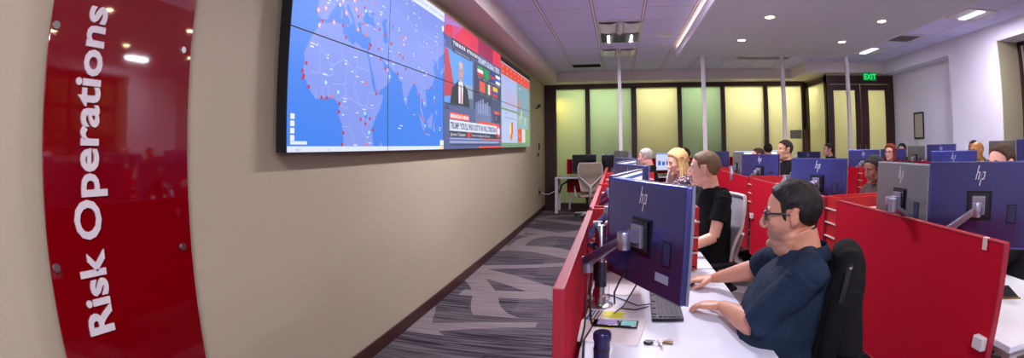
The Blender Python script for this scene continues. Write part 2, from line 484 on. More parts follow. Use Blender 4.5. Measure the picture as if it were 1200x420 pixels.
# lowered plaster ceiling with a cove gap at its edges
SX0, SX1, SY1, SZ = 1.085, 4.25, 8.18, 2.946
t = MB(); t.bb(SX0, SX1, YF, SY1, SZ, SZ+.118, M['slab'])
struct('trim_4', t)
struct('trim_5', MB().bb(SX0-.014, SX0, YF, SY1+.014, SZ-.004, SZ+.122, M['fascia']).bb(SX0, SX1, SY1, SY1+.014, SZ-.004, SZ+.122, M['fascia']).bb(SX1, SX1+.014, YF, SY1+.014, SZ-.004, SZ+.122, M['fascia']))
st = thing('cove_light', 'warm glowing cove strip along the left edge of the lowered ceiling', 'light', (SX0+.05, 2.5, SZ+.118))
MB().bb(-.012, .012, -5.6, 5.55, 0, .012, M['strip']).build('led_strip', st)
MB().bb(-.03, -.014, -5.6, 5.55, 0, .01, M['white_plain']).build('channel', st)
st = thing('cove_light', 'dimmer cove strip hidden along the right edge of the lowered ceiling', 'light', (SX1-.05, 2.5, SZ+.118))
MB().bb(-.012, .012, -5.6, 5.55, 0, .010, M['strip']).build('led_strip', st)
MB().bb(.014, .03, -5.6, 5.55, 0, .01, M['white_plain']).build('channel', st)
st = thing('cove_light', 'cove strip hidden along the far edge of the lowered ceiling, above the service poles', 'light', (2.67, SY1-.05, SZ+.118))
MB().bb(-1.45, 1.45, -.012, .012, 0, .008, M['strip']).build('led_strip', st)
MB().bb(-1.45, 1.45, .014, .03, 0, .01, M['white_plain']).build('channel', st)

# light fittings
def downlight(x, y, z, label):
    o = thing('downlight', label, 'light', (x, y, z), 0, 'recessed downlights')
    b = MB(); prof = [(.052, 0), (.075, -.004), (.078, .0), (.078, .003), (.05, .003)]
    b.lathe([(.078, .0), (.075, -.006), (.058, -.006), (.054, -.001)], M['white_plain']); b.build('trim_ring', o)
    MB().lathe([(.052, -.0015), (.052, -.003)], M['lamp']).build('lens', o)
    ld = bpy.data.lights.new('downlight_bulb', 'SPOT'); ld.energy = DL_W; ld.color = (1, .86, .70)
    ld.spot_size = R(125); ld.spot_blend = .9; ld.shadow_soft_size = .06
    l = bpy.data.objects.new('bulb', ld); COL.objects.link(l); l.parent = o; l.location = (0, 0, -.012)
DL_W = 56
DLP = {(1.90, 5.54): 'left of the near pair of round downlights in view on the lowered ceiling',
       (1.88, 6.87): 'left of the far pair of round downlights, nearer the warm cove edge',
       (3.51, 5.57): 'right of the near pair of round downlights in view',
       (3.55, 6.90): 'right of the far pair of round downlights, toward the exit doors'}
for (x, y), lb in DLP.items(): downlight(x, y, SZ, lb)
for y in (4.2, 2.87, 1.54, .2, -1.2):
    for x in (1.89, 3.52): downlight(x, y, SZ, 'round downlight of the lowered ceiling overhead, outside the photo, seen mirrored in the red sign')

def area(name, loc, size, power, col, rot=(0, 0, 0), parent=None):
    ld = bpy.data.lights.new(name, 'AREA'); ld.shape = 'RECTANGLE'; ld.size, ld.size_y = size; ld.energy = power; ld.color = col
    l = bpy.data.objects.new(name, ld); COL.objects.link(l); l.location = loc; l.rotation_euler = rot
    if parent: l.parent = parent
    return l

def troffer(x, y, ln, label, power=40, style=0):
    o = thing('ceiling_light', label, 'light', (x, y, ZC), 0, 'recessed ceiling light panels')
    b = MB()
    b.bb(-.3, .3, -ln/2, ln/2, -.012, -.004, M['white_plain'])
    for s in (-1, 1): b.bb(s*.3-.012, s*.3+.012, -ln/2, ln/2, -.02, 0, M['white_metal'])
    for s in (-1, 1): b.bb(-.3, .3, s*ln/2-.01, s*ln/2+.01, -.02, 0, M['white_metal'])
    b.build('housing', o)
    if style in (0, 2):
        # curved reflectors either side of a raised spine, lamps at the far half
        c = MB()
        for s in (-1, 1):
            pts = []
            for k in range(9):
                a = PI*k/8; pts.append((s*.16+.12*math.cos(a), -.014-.028*math.sin(a)))
            c.add([(p[0], yy, p[1]) for yy in (-ln*.46, -ln*.02 if style == 0 else ln*.46) for p in pts], [(k, k+1, k+10, k+9) for k in range(8)], M['white_plain'])
        c.build('reflector', o)
        MB().tube([(0, -ln*.46, -.022), (0, -ln*.02 if style == 0 else ln*.46, -.022)], .04, M['white_metal'], 12).build('spine', o)
        if style == 2: return o
        g = MB()
        for s in (-1, 1): g.bb(s*.17-.1, s*.17+.1, ln*.04, ln*.46, -.022, -.014, M['steel'])
        for k in range(9):
            yy = ln*(.05+.05*k); g.bb(-.28, .28, yy, yy+.006, -.05, -.02, M['steel'])
        for k in range(7): g.bb(-.28+.09*k, -.276+.09*k, ln*.04, ln*.46, -.05, -.02, M['steel'])
        g.build('louvre', o)
        for s in (-1, 1): MB().tube([(s*.17, ln*.06, -.03), (s*.17, ln*.45, -.03)], .014, M['tube_dim'], 10).build('lamp_tube', o)
    else:
        MB().bb(-.07, .07, -ln*.45, ln*.45, -.03, -.013, M['tube'], .005).build('diffuser', o)
    if style == 0:
        for s in (-1, 1): area('lamp', (s*.17, ln*.255, -.0455), (.022, ln*.38), power*.5, (.93, .88, 1.0), parent=o)
    else: area('lamp', (0, 0, -.034), (.13, ln*.88), power, (.93, .88, 1.0), parent=o)
    return o
TP = 84
troffer(.10, 6.85, 1.26, 'louvred ceiling light with curved reflectors above the centre aisle, in view', TP)
troffer(.08, 8.4, .62, 'small unlit curved ceiling light beyond the louvred one, at the top of the first pole', 0, 2)
troffer(5.08, 5.45, .55, 'bright ceiling light panel in the right ceiling strip, above the window niche', TP*.6, 1)
troffer(4.85, 8.3, .6, 'dim ceiling light panel in the right ceiling strip, near the exit sign', 8, 1)
for y in (4.3, -.9): troffer(.10, y, 1.26, 'ceiling light panel overhead above the aisle, outside the photo, behind the louvred one', TP*1.25, 1)
for y in (-.2, ): troffer(5.05, y, 1.2, 'ceiling light panel overhead by the right wall, outside the photo', TP, 1)

def grille(x, y, sx, sy, label, z=ZC, slats=7):
    o = thing('air_vent', label, 'vent', (x, y, z), 0)
    MB().bb(-sx/2+.02, sx/2-.02, -sy/2+.02, sy/2-.02, -.006, -.002, M['vent_dark']).build('backing', o)
    f = MB()
    for s in (-1, 1):
        f.bb(s*sx/2-.015, s*sx/2+.015, -sy/2, sy/2, -.016, 0, M['white_metal']); f.bb(-sx/2, sx/2, s*sy/2-.015, s*sy/2+.015, -.016, 0, M['white_metal'])
    f.build('frame', o)
    g = MB()
    for k in range(slats):
        yy = -sy/2+sy*(k+1)/(slats+1); g.box((0, yy, -.012), (sx-.04, .012, .003), M['white_metal'] if slats < 8 else M['vent_dark'], rx=.6)
    g.build('slat', o); return o
grille(-.56, 9.82, .6, .42, 'dark return air grille in the tiled ceiling left of the light panels', slats=9)
grille(4.95, 7.16, .5, .5, 'square louvred air vent in the right ceiling strip near the framed exit')
grille(2.95, 9.2, 1.1, .3, 'long pale air vent in the ceiling behind the lowered plaster section')
def disc(name, label, cat, x, y, z, r):
    b = MB(); b.lathe([(r, 0), (r, -.012), (r*.8, -.022), (r*.4, -.026)], M['white_plain'])
    o = b.build(name); o.location = (x, y, z); tag(o, label, cat); return o
disc('ceiling_speaker', 'flat round speaker in the tiled ceiling right of the louvred light', 'speaker', .78, 7.15, ZC, .13)
disc('smoke_detector', 'small white smoke detector in the tiled ceiling beyond the round speaker', 'detector', .84, 7.95, ZC, .06)
disc('ceiling_sensor', 'small round sensor on the lowered ceiling just before the third pole', 'sensor', 2.75, 7.25, SZ, .06)

# service poles from the ceiling down to the desks
for i, (x, y, z, lb) in enumerate(((.09, 8.95, ZC, 'slim white service pole dropping from the tiled ceiling, leftmost of the four'),
                                   (1.50, 8.1, SZ, 'slim white service pole at the near corner of the lowered ceiling'),
                                   (2.92, 8.08, SZ, 'slim white service pole just left of the man in black polo'),
                                   (4.32, 8.3, ZC, 'slim white service pole in front of the glazed door, rightmost of the four'))):
    p = thing('service_pole', lb, 'pole', (x, y, 0), 0, 'service poles')
    MB().bb(-.033, .033, -.03, .03, .0, z-.004, M['white_metal'], .006).build('shaft', p)
    MB().bb(-.055, .055, -.05, .05, z-.02, z-.002, M['white_metal'], .004).build('collar', p)

# exit sign
ex = thing('exit_sign', 'green lit exit sign hanging above the pair of dark doors', 'sign', (5.57, 9.6, 2.70))
MB().bb(-.165, .165, -.02, .02, 0, .17, M['green_dark'], .006).build('housing', ex)
tr, wd = text_polys('EXIT', .155, .006)
e = MB()
for q in tr: e.add([(p[0]-wd/2, -.022, p[1]+.03) for p in q], [(0, 1, 2)], M['green_lit'])
e.build('lettering', ex, smooth=0)
MB().bb(-.02, .02, -.01, .01, .17, .18, M['white_metal']).build('mount', ex)

# small things on the walls
o = thing('wall_camera', 'small dark camera bracket on the beige wall just beyond the video wall', 'camera', (XL, 9.9, 2.25))
MB().tube([(0, 0, 0), (.05, 0, 0), (.07, 0, .03)], .012, M['arm_dark']).build('bracket', o)
MB().ell((.08, 0, .05), (.035, .05, .035), M['arm_dark']).build('head', o)
o = thing('wall_switch', 'small black wall control on the beige wall by the corner, at shoulder height', 'switch', (XL, 10.3, 1.46))
MB().bb(0, .02, -.04, .04, -.07, .07, M['black'], .004).build('plate', o); MB().bb(.02, .03, -.015, .015, -.02, .02, M['arm_dark']).build('button', o)
o = thing('thermostat', 'little grey wall unit just below the black wall control', 'thermostat', (XL, 10.15, 1.29))
MB().bb(0, .03, -.035, .035, -.035, .035, M['arm_dark'], .004).build('case', o)
o = thing('wall_socket', 'dark power socket low on the beige wall beside the back corner', 'socket', (XL, 10.3, .48))
MB().bb(0, .012, -.04, .04, -.06, .06, M['black'], .003).build('plate', o)
MB().bb(.012, .04, -.018, .018, -.02, .02, M['black'], .003).build('plug', o)
MB().tube([(XL+.04, 10.3, .48), (XL+.12, 10.32, .44), (-1.44, 10.38, .43), (-1.30, 10.45, .5), (-1.22, 10.6, .62)], .008, M['white_metal']).build('power_cable')
tag(bpy.data.objects['power_cable'], 'pale power cable sagging from the wall socket to the back corner desk', 'cable')
o = thing('framed_print', 'small black-framed certificate on the lavender wall beside the exit doors', 'picture', (XIN, 8.85, 1.72))
b = MB()
for s in (-1, 1): b.bb(-.02, 0, s*.17-.015, s*.17+.015, -.26, .26, M['black']); b.bb(-.02, 0, -.17, .17, s*.25-.015, s*.25+.015, M['black'])
b.build('frame', o); MB().bb(-.012, -.002, -.16, .16, -.24, .24, M['print']).build('print', o)
o = thing('wall_plate', 'small white switch plate on the lavender wall below the framed certificate', 'switch', (XIN, 8.95, 1.36))
MB().bb(-.01, 0, -.06, .06, -.05, .05, M['white_plain'], .003).build('plate', o)
o = tag(MB().box((4.33, YB-.06, 1.64), (.30, .01, .2), M['grey_sign'], bev=.003).build('notice'), 'grey rectangular notice on the frosted pane left of the jog in the back wall', 'notice')
for x0, x1, z1, lb in ((3.02, 3.42, 1.98, 'tall pale cabinet seen as a soft grey shape through the fifth frosted pane'), (2.05, 2.4, 1.6, 'low pale cabinet seen faintly through the fourth frosted pane'), (-.35, .1, 1.75, 'pale cabinet seen faintly through the green frosted pane behind the first pole')):
    c = thing('cabinet', lb, 'cabinet', ((x0+x1)/2, 11.72, 0)); h = (x1-x0)/2
    MB().bb(-h, h, -.12, .2, 0, z1, M['white_plain'], .004).build('body', c)
    for s in (-1, 1): d = MB().bb(min(0, s*h)+.004, max(0, s*h)-.004, -.135, -.121, .05, z1-.02, M['white_plain'], .003).build('door', c); MB().bb(s*.03-.006, s*.03+.006, -.15, -.135, z1*.5, z1*.5+.12, M['steel']).build('handle', d)
o = thing('wood_plank', 'tall brown planks leaning against the dark corner post of the back wall', 'plank', (4.5, 10.95, 0))
MB().loft([((-.0, -.12, 0.0), .06, .015), ((.06, .14, 1.75), .06, .015)], M['brown_board'], 4).build('board', o)
# ------------------------------------------------------------------ red sign panel on the left wall
SGX = -1.605
sg = thing('wall_sign', 'tall glossy red acrylic sign panel with white raised lettering beside the video wall', 'sign', (XL, 1.0, 0))
b = MB(); b.bb(SGX-.008-XL, SGX-XL, .672-1, 1.333-1, .28, 2.62, M['acrylic'], .002)
b.build('panel', sg)
tr, wd = text_polys('Risk Operations', .15, .0035)
capw = 1.115/wd
k_h = .110/.1095
b = MB()
for q in tr:  # text runs upward, letter tops toward smaller Y
    P0 = [(SGX+.007-XL, .894-1-p[1]*k_h, .842+p[0]*capw) for p in q]
    P1 = [(SGX-XL, y, z) for _, y, z in P0]
    b.add(P0+P1, [(0, 1, 2), (3, 5, 4), (0, 3, 4, 1), (1, 4, 5, 2), (2, 5, 3, 0)], M['letter'])
b.build('lettering', sg, smooth=0)
for y, z in ((.692, 1.863), (1.284, 1.87), (.694, 1.105), (1.283, 1.095), (.692, .42), (1.284, .42), (.692, 2.5), (1.284, 2.5)):
    s_ = MB()
    s_.cyl((0, y-1, z), (SGX+.004-XL, y-1, z), .011, M['steel']); s_.cyl((SGX-XL, y-1, z), (SGX+.010-XL, y-1, z), .0155, M['steel'], 24, r1=.013)
    s_.build('standoff_screw', sg)

# ------------------------------------------------------------------ video wall of twelve displays
VX = -1.54; VY0, VZ0, VW, VH = 1.925, 1.46, 1.129, .6375
EM = 1.0
def E_(c, s=1.0, sample=False): 
    key = 'scr_%s_%s' % (c, s)
    if key not in M: M[key] = emis('screen_glow_'+c.strip('#'), c, s*EM, sample)
    return M[key]
polys = []     # (triangle [(y,z)], material, layer)
def poly(pts, col, layer, s=1.0):
    for t in tessellate_polygon([[Vector((p[0], p[1], 0)) for p in pts]]):
        polys.append(([pts[i] for i in t], E_(col, s), layer))
def rect(y0, y1, z0, z1, col, layer, s=1.0): 
    polys.append(([(y0, z0), (y1, z0), (y1, z1)], E_(col, s), layer)); polys.append(([(y0, z0), (y1, z1), (y0, z1)], E_(col, s), layer))
def line(p, q, w, col, layer):
    d = Vector((q[0]-p[0], q[1]-p[1])); 
    if d.length < 1e-6: return
    n = Vector((-d.y, d.x)).normalized()*w/2
    a = [(p[0]+n.x, p[1]+n.y), (p[0]-n.x, p[1]-n.y), (q[0]-n.x, q[1]-n.y), (q[0]+n.x, q[1]+n.y)]
    polys.append(([a[0], a[1], a[2]], E_(col), layer)); polys.append(([a[0], a[2], a[3]], E_(col), layer))
def txt(s, y, z, h, col, layer, width=None, bold=.0):
    tr, wd = text_polys(s, h/.72, bold)
    k = (width/wd) if width else 1.0
    for q in tr: polys.append(([(y+p[0]*k, z+p[1]) for p in q], E_(col), layer))
def dot(y, z, r, col, layer):
    poly([(y+r*math.cos(a*PI/4), z+r*math.sin(a*PI/4)) for a in range(8)], col, layer)
mer = lambda a: math.degrees(math.log(math.tan(PI/4+R(a)/2)))
def geo(lo, la): return (2.2865+.013749*lo, 1.6884+.013029*mer(la))
SEA, LAND, BORD = '#3f7fe6', '#7f93e6', '#9fb0ee'
rect(VY0, VY0+2*VW, VZ0, VZ0+2*VH, SEA, 0)
coast = {
 'africa': [(-6,35.8),(-2,35.2),(3,36.9),(10,37.3),(11,34),(15,32.3),(20,31),(22,32.8),(29,31),(32.5,31.2),(34,28),(37,22),(39,15.5),(43,11.5),(51,12),(48,5),(42,-1.5),(39,-6),(40.5,-14),(35,-20),(35.5,-24),(32.5,-28),(27,-34),(19,-34.5),(15,-27),(12,-18),(13.5,-12),(12,-5),(9,-1),(9.5,4),(4,6.3),(-4,5.2),(-8,4.4),(-13,8.5),(-17,14.7),(-16,19),(-17,21.5),(-13,27.8),(-9.8,31.5)],
 'madagascar': [(44,-25),(47.5,-25),(50.3,-15.5),(49,-12),(44,-17)],
 'europe': [(-9.2,37),(-9,43.2),(-2,43.5),(-1,46),(-4.7,48.4),(2,51),(4,52),(8.5,54),(8.2,57),(11,59),(5,59.5),(5,62),(14,68),(25,71),(40,68),(44,66),(60,69),(70,73),(105,77),(140,73),(180,70),(180,62),(162,57),(157,51),(155,60),(142,59),(135,54),(141,52),(140,46),(130,42),(127,39),(129,35.2),(126.5,34.6),(125,38),(121.5,39),(117.7,39),(122,37),(119,35),(122,31),(121,28),(117,23.6),(110,21),(106,20.5),(107,16.5),(109.2,12),(105,8.8),(102,12.2),(100.5,13.4),(99.5,10),(103.4,4),(103.5,1.4),(100.5,4.5),(98.3,8.5),(98,16),(94.3,16),(94,19),(90.5,22.3),(87,21.3),(82.3,16.5),(80.2,13.2),(79.8,10.3),(77.5,8.1),(75,12),(73,18),(72.7,21),(69.5,21.2),(67,24.8),(61.5,25.1),(57,27),(51.5,27.9),(50,30),(48,30),(51.5,25),(54,24),(56.3,26),(59.8,22.5),(57,19),(52,16),(45,13),(43,13),(40,20),(35,28),(34.3,31.3),(36,35),(36,36.8),(31,36.6),(27.5,37),(26.5,40),(29,41.1),(35,42),(41.5,41.5),(37,45),(39,47),(35,46.3),(36,45),(33.5,44.5),(31,46.6),(28.5,43.5),(28,41.2),(23,40.5),(24,38),(22.5,36.6),(19.5,41.5),(13.5,45.5),(12.5,44),(16,41.8),(18.4,40),(16.5,38.2),(15.7,40),(12.3,41.7),(10,44),(4.5,43.4),(3,42),(-.3,39),(-2,36.8),(-5.5,36.1)],
 'britain': [(-5.5,50),(1.3,51.3),(-.2,54),(-3,58.6),(-6,57),(-3,54.5)],
 'sicily': [(12.5,38),(15.5,38.2),(15,36.8)], 'sardinia': [(8.3,39),(9.7,39.2),(9.4,43),(8.6,42.5)], 'crete': [(23.5,35.4),(26.3,35.2),(25,34.9)], 'cyprus': [(32.4,35),(34.5,35.6),(33.4,34.6)],
 'ceylon': [(79.8,9.6),(81.7,7.3),(80.5,6)],
 'sumatra': [(95.3,5.6),(98,4),(103.5,0),(106,-3),(105.6,-5.8),(102,-3.8),(98.5,1)], 'java': [(105.3,-6.6),(108,-6.6),(114.4,-7.6),(114,-8.7),(106.5,-7.4)],
 'borneo': [(109,1.5),(113,3.2),(117,7),(119,5),(117.6,1),(116,-3.8),(110.3,-2.9)], 'celebes': [(119.5,-5.5),(119,-1),(121,1),(125,1.5),(121,.4),(121.5,-2),(123,-5)],
 'luzon': [(120.3,16),(120.8,18.5),(122.2,18.4),(121.6,14),(124,12.6),(120.6,13.8)], 'mindanao': [(122,7),(125,9.5),(126.5,7.5),(125.4,5.7)], 'taiwan': [(120.1,23),(121.6,25.2),(121,22)], 'hainan': [(108.7,19.3),(110.9,20),(110,18.4)],
 'japan': [(130.5,31.3),(132,34),(137,37),(140,41),(141.8,39),(140,35.2),(135.5,33.6)],
}
for k_, c_ in coast.items():
    poly([geo(*p) for p in c_], LAND, 1)
for c_ in ([(47,45),(49.5,46.5),(53,46.8),(51.5,44.5),(53.8,41),(54,37),(51,36.8),(49.3,38),(49.4,41)], [(58.5,45.5),(61,46.5),(60,43.8)], [(32,1),(34,0.5),(33,-2.5),(31.8,-2)]):
    poly([geo(*p) for p in c_], SEA, 2)
poly([geo(*p) for p in [(32.5,30),(34,27.6),(37,22),(39,16),(43,12.3),(43.6,12.6),(41,17),(38.8,22),(35,28.2)]], SEA, 2)
rr = random.Random(3)
def inside(p, pg):
    c = False; j = len(pg)-1
    for i in range(len(pg)):
        if (pg[i][1] > p[1]) != (pg[j][1] > p[1]) and p[0] < (pg[j][0]-pg[i][0])*(p[1]-pg[i][1])/(pg[j][1]-pg[i][1])+pg[i][0]: c = not c
        j = i
    return c
for a in [((-8.7,27.5),(-5,25)),((-5,25),(3,19.5)),((3,19.5),(12,23.5)),((12,23.5),(9,30.5)),((12,23.5),(15,23)),((15,23),(24,19.5)),((24,20),(24,31)),((24,22),(36.5,22)),((-12,15),(-5.5,15.5)),((-5.5,15.5),(-6.5,25)),((0,15),(4,16)),((4,16),(4,19)),((3.5,12),(14,13)),((14,13),(15.5,23)),((14,13),(15,8)),((15,8),(10,6)),((23.5,19.5),(22,12)),((22,12),(27,5)),((15,8),(27,5)),((27,5),(34,4.5)),((34,4.5),(36,12)),((36,12),(41,11.5)),((41,4),(48,8)),((34,4),(41,4)),((41,4),(41,-1.5)),((30,-1),(37.5,-3)),((30,-1),(29.5,-8)),((29.5,-8),(34,-9.5)),((12,-6),(17,-6)),((17,-6),(22,-11)),((22,-11),(22,-17)),((12,-17.3),(22,-17.8)),((20,-18),(20,-28)),((25,-18),(30,-22)),((33,-10),(34,-17)),((9,4),(16,2)),((16,2),(18,4)),((-8,10),(-8,5)),((-3,10),(-3,5.2)),((1,11),(1.5,6.3)),((44,37),(46,30)),((46,30),(56,27)),((61,25.5),(61,35)),((61,31),(66,30)),((69,25),(74,32)),((74,32),(80,31)),((80,30.5),(88,27)),((92,21.5),(97,28)),((97,28),(102,22)),((102,22),(105,22)),((98,18),(101,18)),((104,18),(107,16)),((53,37),(61,36)),((53,45),(60,52)),((60,52),(80,51)),((80,51),(87,49)),((87,49),(116,49)),((88,48),(97,43)),((97,43),(112,44)),((-1.5,43.4),(3,42.5)),((2.5,51),(7,48)),((7,48),(7,44)),((14,51),(18,49)),((23,51),(23,48)),((20,46),(22,44))]:
    line(geo(*a[0]), geo(*a[1]), .004, BORD, 3)
for i in range(110):      # place-name ticks
    lo, la = rr.uniform(-16, 130), rr.uniform(-32, 62)
    if not any(inside((lo, la), coast[k]) for k in ('africa', 'europe')): 
        if rr.random() > .1: continue
    y, z = geo(lo, la); w_ = rr.uniform(.02, .055)
    rect(y, y+w_, z, z+.008, '#cdd6fb', 4)
    if rr.random() < .3: rect(y, y+w_*.8, z-.018, z-.010, '#e6ebff', 4)
for lo, la in [(-5.5,35.5),(-17.4,14.7),(-17,12),(-16.5,13),(-13,9),(-4,5.5),(-.2,5.6),(3.4,6.5),(9.7,4),(9.4,.4),(13.2,-8.8),(12,-14),(28,-2),(32.5,-4),(36.8,-1.3),(39.3,-6.8),(34,-14),(32.6,15.6),(45,13),(43,11.6),(36.3,33.5),(35.5,33.8),(35,32),(44.4,33.3),(47,29),(51.5,25.3),(10.2,36.8),(13.2,32.8),(24,38),(29,41),(31,36.9),(26,44.4),(28.9,47),(30.5,50.4),(23.3,42.7),(37,50),(44.8,41.7),(49.9,40.4),(58.4,37.9),(69.2,34.5),(71.5,42.8),(67,24.9),(73,33.7),(77.2,28.6),(88.4,22.6),(96.1,16.8),(100.5,13.7),(103.8,1.4),(101.7,3.1),(106.8,-6.2),(121,14.6),(114,22.3),(-15,18)]:
    y, z = geo(lo, la); dot(y, z, .012, rr.choice(['#c0243c', '#c0243c', '#f06a5c']), 5)
for lo, la in [(-9,38.7),(-3.7,40.4),(2.3,48.8),(4.3,50.8),(-.1,51.5),(12.5,41.9),(3,36.7),(7,43.7),(9.2,45.5),(13.4,52.5),(16.4,48.2),(19,47.5),(21,44.8),(21,52.2),(-7.6,33.6),(23.7,37.9),(55,25),(74,40),(76,43.2),(60,56.8),(37.6,55.7)]:
    y, z = geo(lo, la); dot(y, z, .015, '#f5a0a0', 5); dot(y, z, .006, '#fff2f2', 6)
for lo, la in [(32,1),(36,-8),(8.5,9),(-1,12),(30,46),(57,22),(104,12),(121,17),(106,-2)]:
    y, z = geo(lo, la); dot(y, z, .012, '#9ff0f0', 5)
rect(3.0, VY0+2*VW, 2.645, VZ0+2*VH, '#dfe6ff', 5)
txt('GLOBAL RISK MAP   INCIDENTS   TRAVEL', 3.45, 2.672, .028, '#8da0c8', 6)
rect(VY0, VY0+2*VW, VZ0, 1.494, '#d7e0ff', 5); txt('INFO', 2.0, 1.468, .014, '#7f93c8', 6); txt('2K', 2.3, 1.468, .012, '#7f93c8', 6)
for k in range(4): rect(1.955, 1.99, 1.63-.036*k, 1.658-.036*k, '#e3e9ff', 5)
rect(1.955, 2.1, 1.503, 1.52, '#d7e0ff', 5)
rect(4.09, 4.18, 1.50, 1.545, '#e8ecff', 5); rect(4.08, 4.183, 1.462, 1.497, '#ecd79a', 6)
rect(4.12, 4.17, 2.55, 2.60, '#e6edff', 5)
# news channel on the middle four displays
n0, n1 = VY0+2*VW, VY0+4*VW
rect(n0, n1, VZ0, VZ0+2*VH, '#54608e', 0)
rect(n0, n1, 2.545, VZ0+2*VH, '#e23a58', 1); rect(5.33, 6.0, 2.545, VZ0+2*VH, '#9d2c58', 2)
txt('REPORTS', 5.02, 2.58, .06, '#c03058', 3); 
rect(n0, n0+.12, 2.40, 2.53, '#4a58a0', 1)
rect(4.40, 5.34, 2.47, 2.545, '#2a2c48', 3); txt('T E R R O R   S T R I K E S', 4.44, 2.49, .034, '#d9dcea', 4, .86, .004)
rect(4.42, 5.06, 2.41, 2.462, '#3a3e5e', 3); txt('ALL AROUND THE WORLD', 4.5, 2.422, .022, '#b9c0da', 4, .5)
# guest window
rect(n0+.02, 5.11, 1.90, 2.42, '#5b9be8', 2); rect(4.75, 5.11, 1.90, 2.14, '#93a7bd', 3); rect(4.9, 5.11, 1.9, 2.0, '#5d7088', 4)
poly([(n0+.02, 2.41), (4.30, 2.41), (4.52, 2.0), (n0+.02, 1.95)], '#c03a52', 3)
poly([(4.36,1.90),(4.42,2.06),(4.58,2.13),(4.66,2.16),(4.80,2.13),(4.92,2.08),(5.0,1.90)], '#2c3040', 5)
poly([(4.62,1.92),(4.61,2.13),(4.69,2.17),(4.77,2.13),(4.75,1.92)], '#dfe2ee', 6); poly([(4.675,1.92),(4.68,2.11),(4.70,2.12),(4.715,1.92)], '#a82438', 7)
def oval(y, z, a, b_, col, l): poly([(y+a*math.cos(t*PI/9), z+b_*math.sin(t*PI/9)) for t in range(18)], col, l)
oval(4.69, 2.24, .068, .10, '#c79a94', 7); oval(4.69, 2.315, .062, .035, '#d8b0a8', 8); rect(4.64, 4.675, 2.25, 2.258, '#4d3230', 9); rect(4.70, 4.735, 2.25, 2.258, '#4d3230', 9); rect(4.665, 4.71, 2.18, 2.187, '#6a3638', 9)
# right half of the news picture
txt("TRUMP'S GLOBAL TESTS", 5.31, 2.455, .062, '#c9cbe0', 4, 1.04, .004)
rect(5.16, 6.44, 1.90, 2.44, '#3d4468', 1); rect(5.22, 5.9, 1.62, 1.98, '#6e7ba6', 2); rect(5.95, 6.44, 1.75, 2.1, '#46507a', 2)
for a, c1, c2, c3 in ((0, '#39a060', '#e8ecee', '#d03a44'), (1, '#189a58', '#189a58', '#189a58'), (2, '#3048a8', '#d03a44', '#3048a8'), (3, '#e8ecf6', '#3f68d0', '#e8ecf6')):
    y = 5.29+.285*a
    rect(y, y+.25, 2.377, 2.417, c1, 5); rect(y, y+.25, 2.337, 2.377, c2, 5); rect(y, y+.25, 2.297, 2.337, c3, 5)
rect(5.29, 6.40, 2.268, 2.29, '#22243a', 4); txt('IRAN   SAUDI   N KOREA   ISRAEL', 5.3, 2.271, .016, '#dfe0ea', 5, 1.08)
for a, (c1, c2, c3) in enumerate((('#e05a50', '#e05a50', '#e05a50'), ('#2f9058', '#e8e8e8', '#c8404a'), ('#e8c040', '#4058b8', '#c8404a'))):
    y = 5.38+.31*a
    if a < 2: rect(y, y+.08, 2.12, 2.245, c1, 5); rect(y+.08, y+.16, 2.12, 2.245, c2, 5); rect(y+.16, y+.25, 2.12, 2.245, c3, 5)
    else: rect(y, y+.25, 2.19, 2.245, c1, 5); rect(y, y+.25, 2.155, 2.19, c2, 5); rect(y, y+.25, 2.12, 2.155, c3, 5)
txt('CHINA    MEXICO    VENEZUELA', 5.38, 2.088, .016, '#dfe0ea', 5, .86)
for k in range(5): rect(5.3+.1*k, 5.36+.1*k, 1.86, 2.0+.02*(k % 3), '#8b98c4', 3)
rect(6.05, 6.36, 1.90, 1.94, '#d8483c', 5); txt('LIVE', 6.15, 1.908, .022, '#f4f0f0', 6)
rect(6.07, 6.36, 1.80, 1.885, '#2d3150', 5); txt('WORLD\n NEWS', 6.11, 1.85, .022, '#c9cde0', 6)
# lower third
rect(4.35, 4.98, 1.752, 1.818, '#e6504c', 5); txt('BREAKING NEWS', 4.375, 1.766, .036, '#f8e6e8', 6, .58, .002)
rect(5.32, 6.32, 1.745, 1.775, '#e6504c', 4)
rect(4.35, 6.38, 1.640, 1.745, '#d9dff4', 5); txt("TRUMP: 'YOU'LL FIND OUT' IF HE WILL STRIKE IRAN", 4.375, 1.662, .062, '#4a4f78', 6, 1.80, .003)
rect(4.35, 6.38, 1.582, 1.634, '#3a3c52', 5); txt('James Clapper', 4.375, 1.594, .030, '#e6e6f0', 6, .48); rect(4.90, 5.02, 1.582, 1.634, '#d23c44', 6); txt('Former Intelligence Director', 5.06, 1.594, .028, '#d8d8e6', 6, .78)
rect(6.2, 6.38, 1.60, 1.76, '#d9485a', 7); oval(6.29, 1.68, .06, .05, '#f2e4ea', 8)
rect(4.35, 6.38, 1.558, 1.572, '#98a6d8', 5); rect(4.35, 6.30, 1.52, 1.545, '#97a2cc', 5); rect(4.35, 6.38, 1.50, 1.51, '#34395a', 5)
rect(5.45, 6.44, 1.562, 1.576, '#e6504c', 6); rect(5.34, 6.44, 1.464, 1.485, '#e6504c', 6)
for z in (1.86, 1.885, 1.84): rect(4.22, 4.34 if z != 1.885 else 4.6, z, z+.012, '#2f3556', 4)
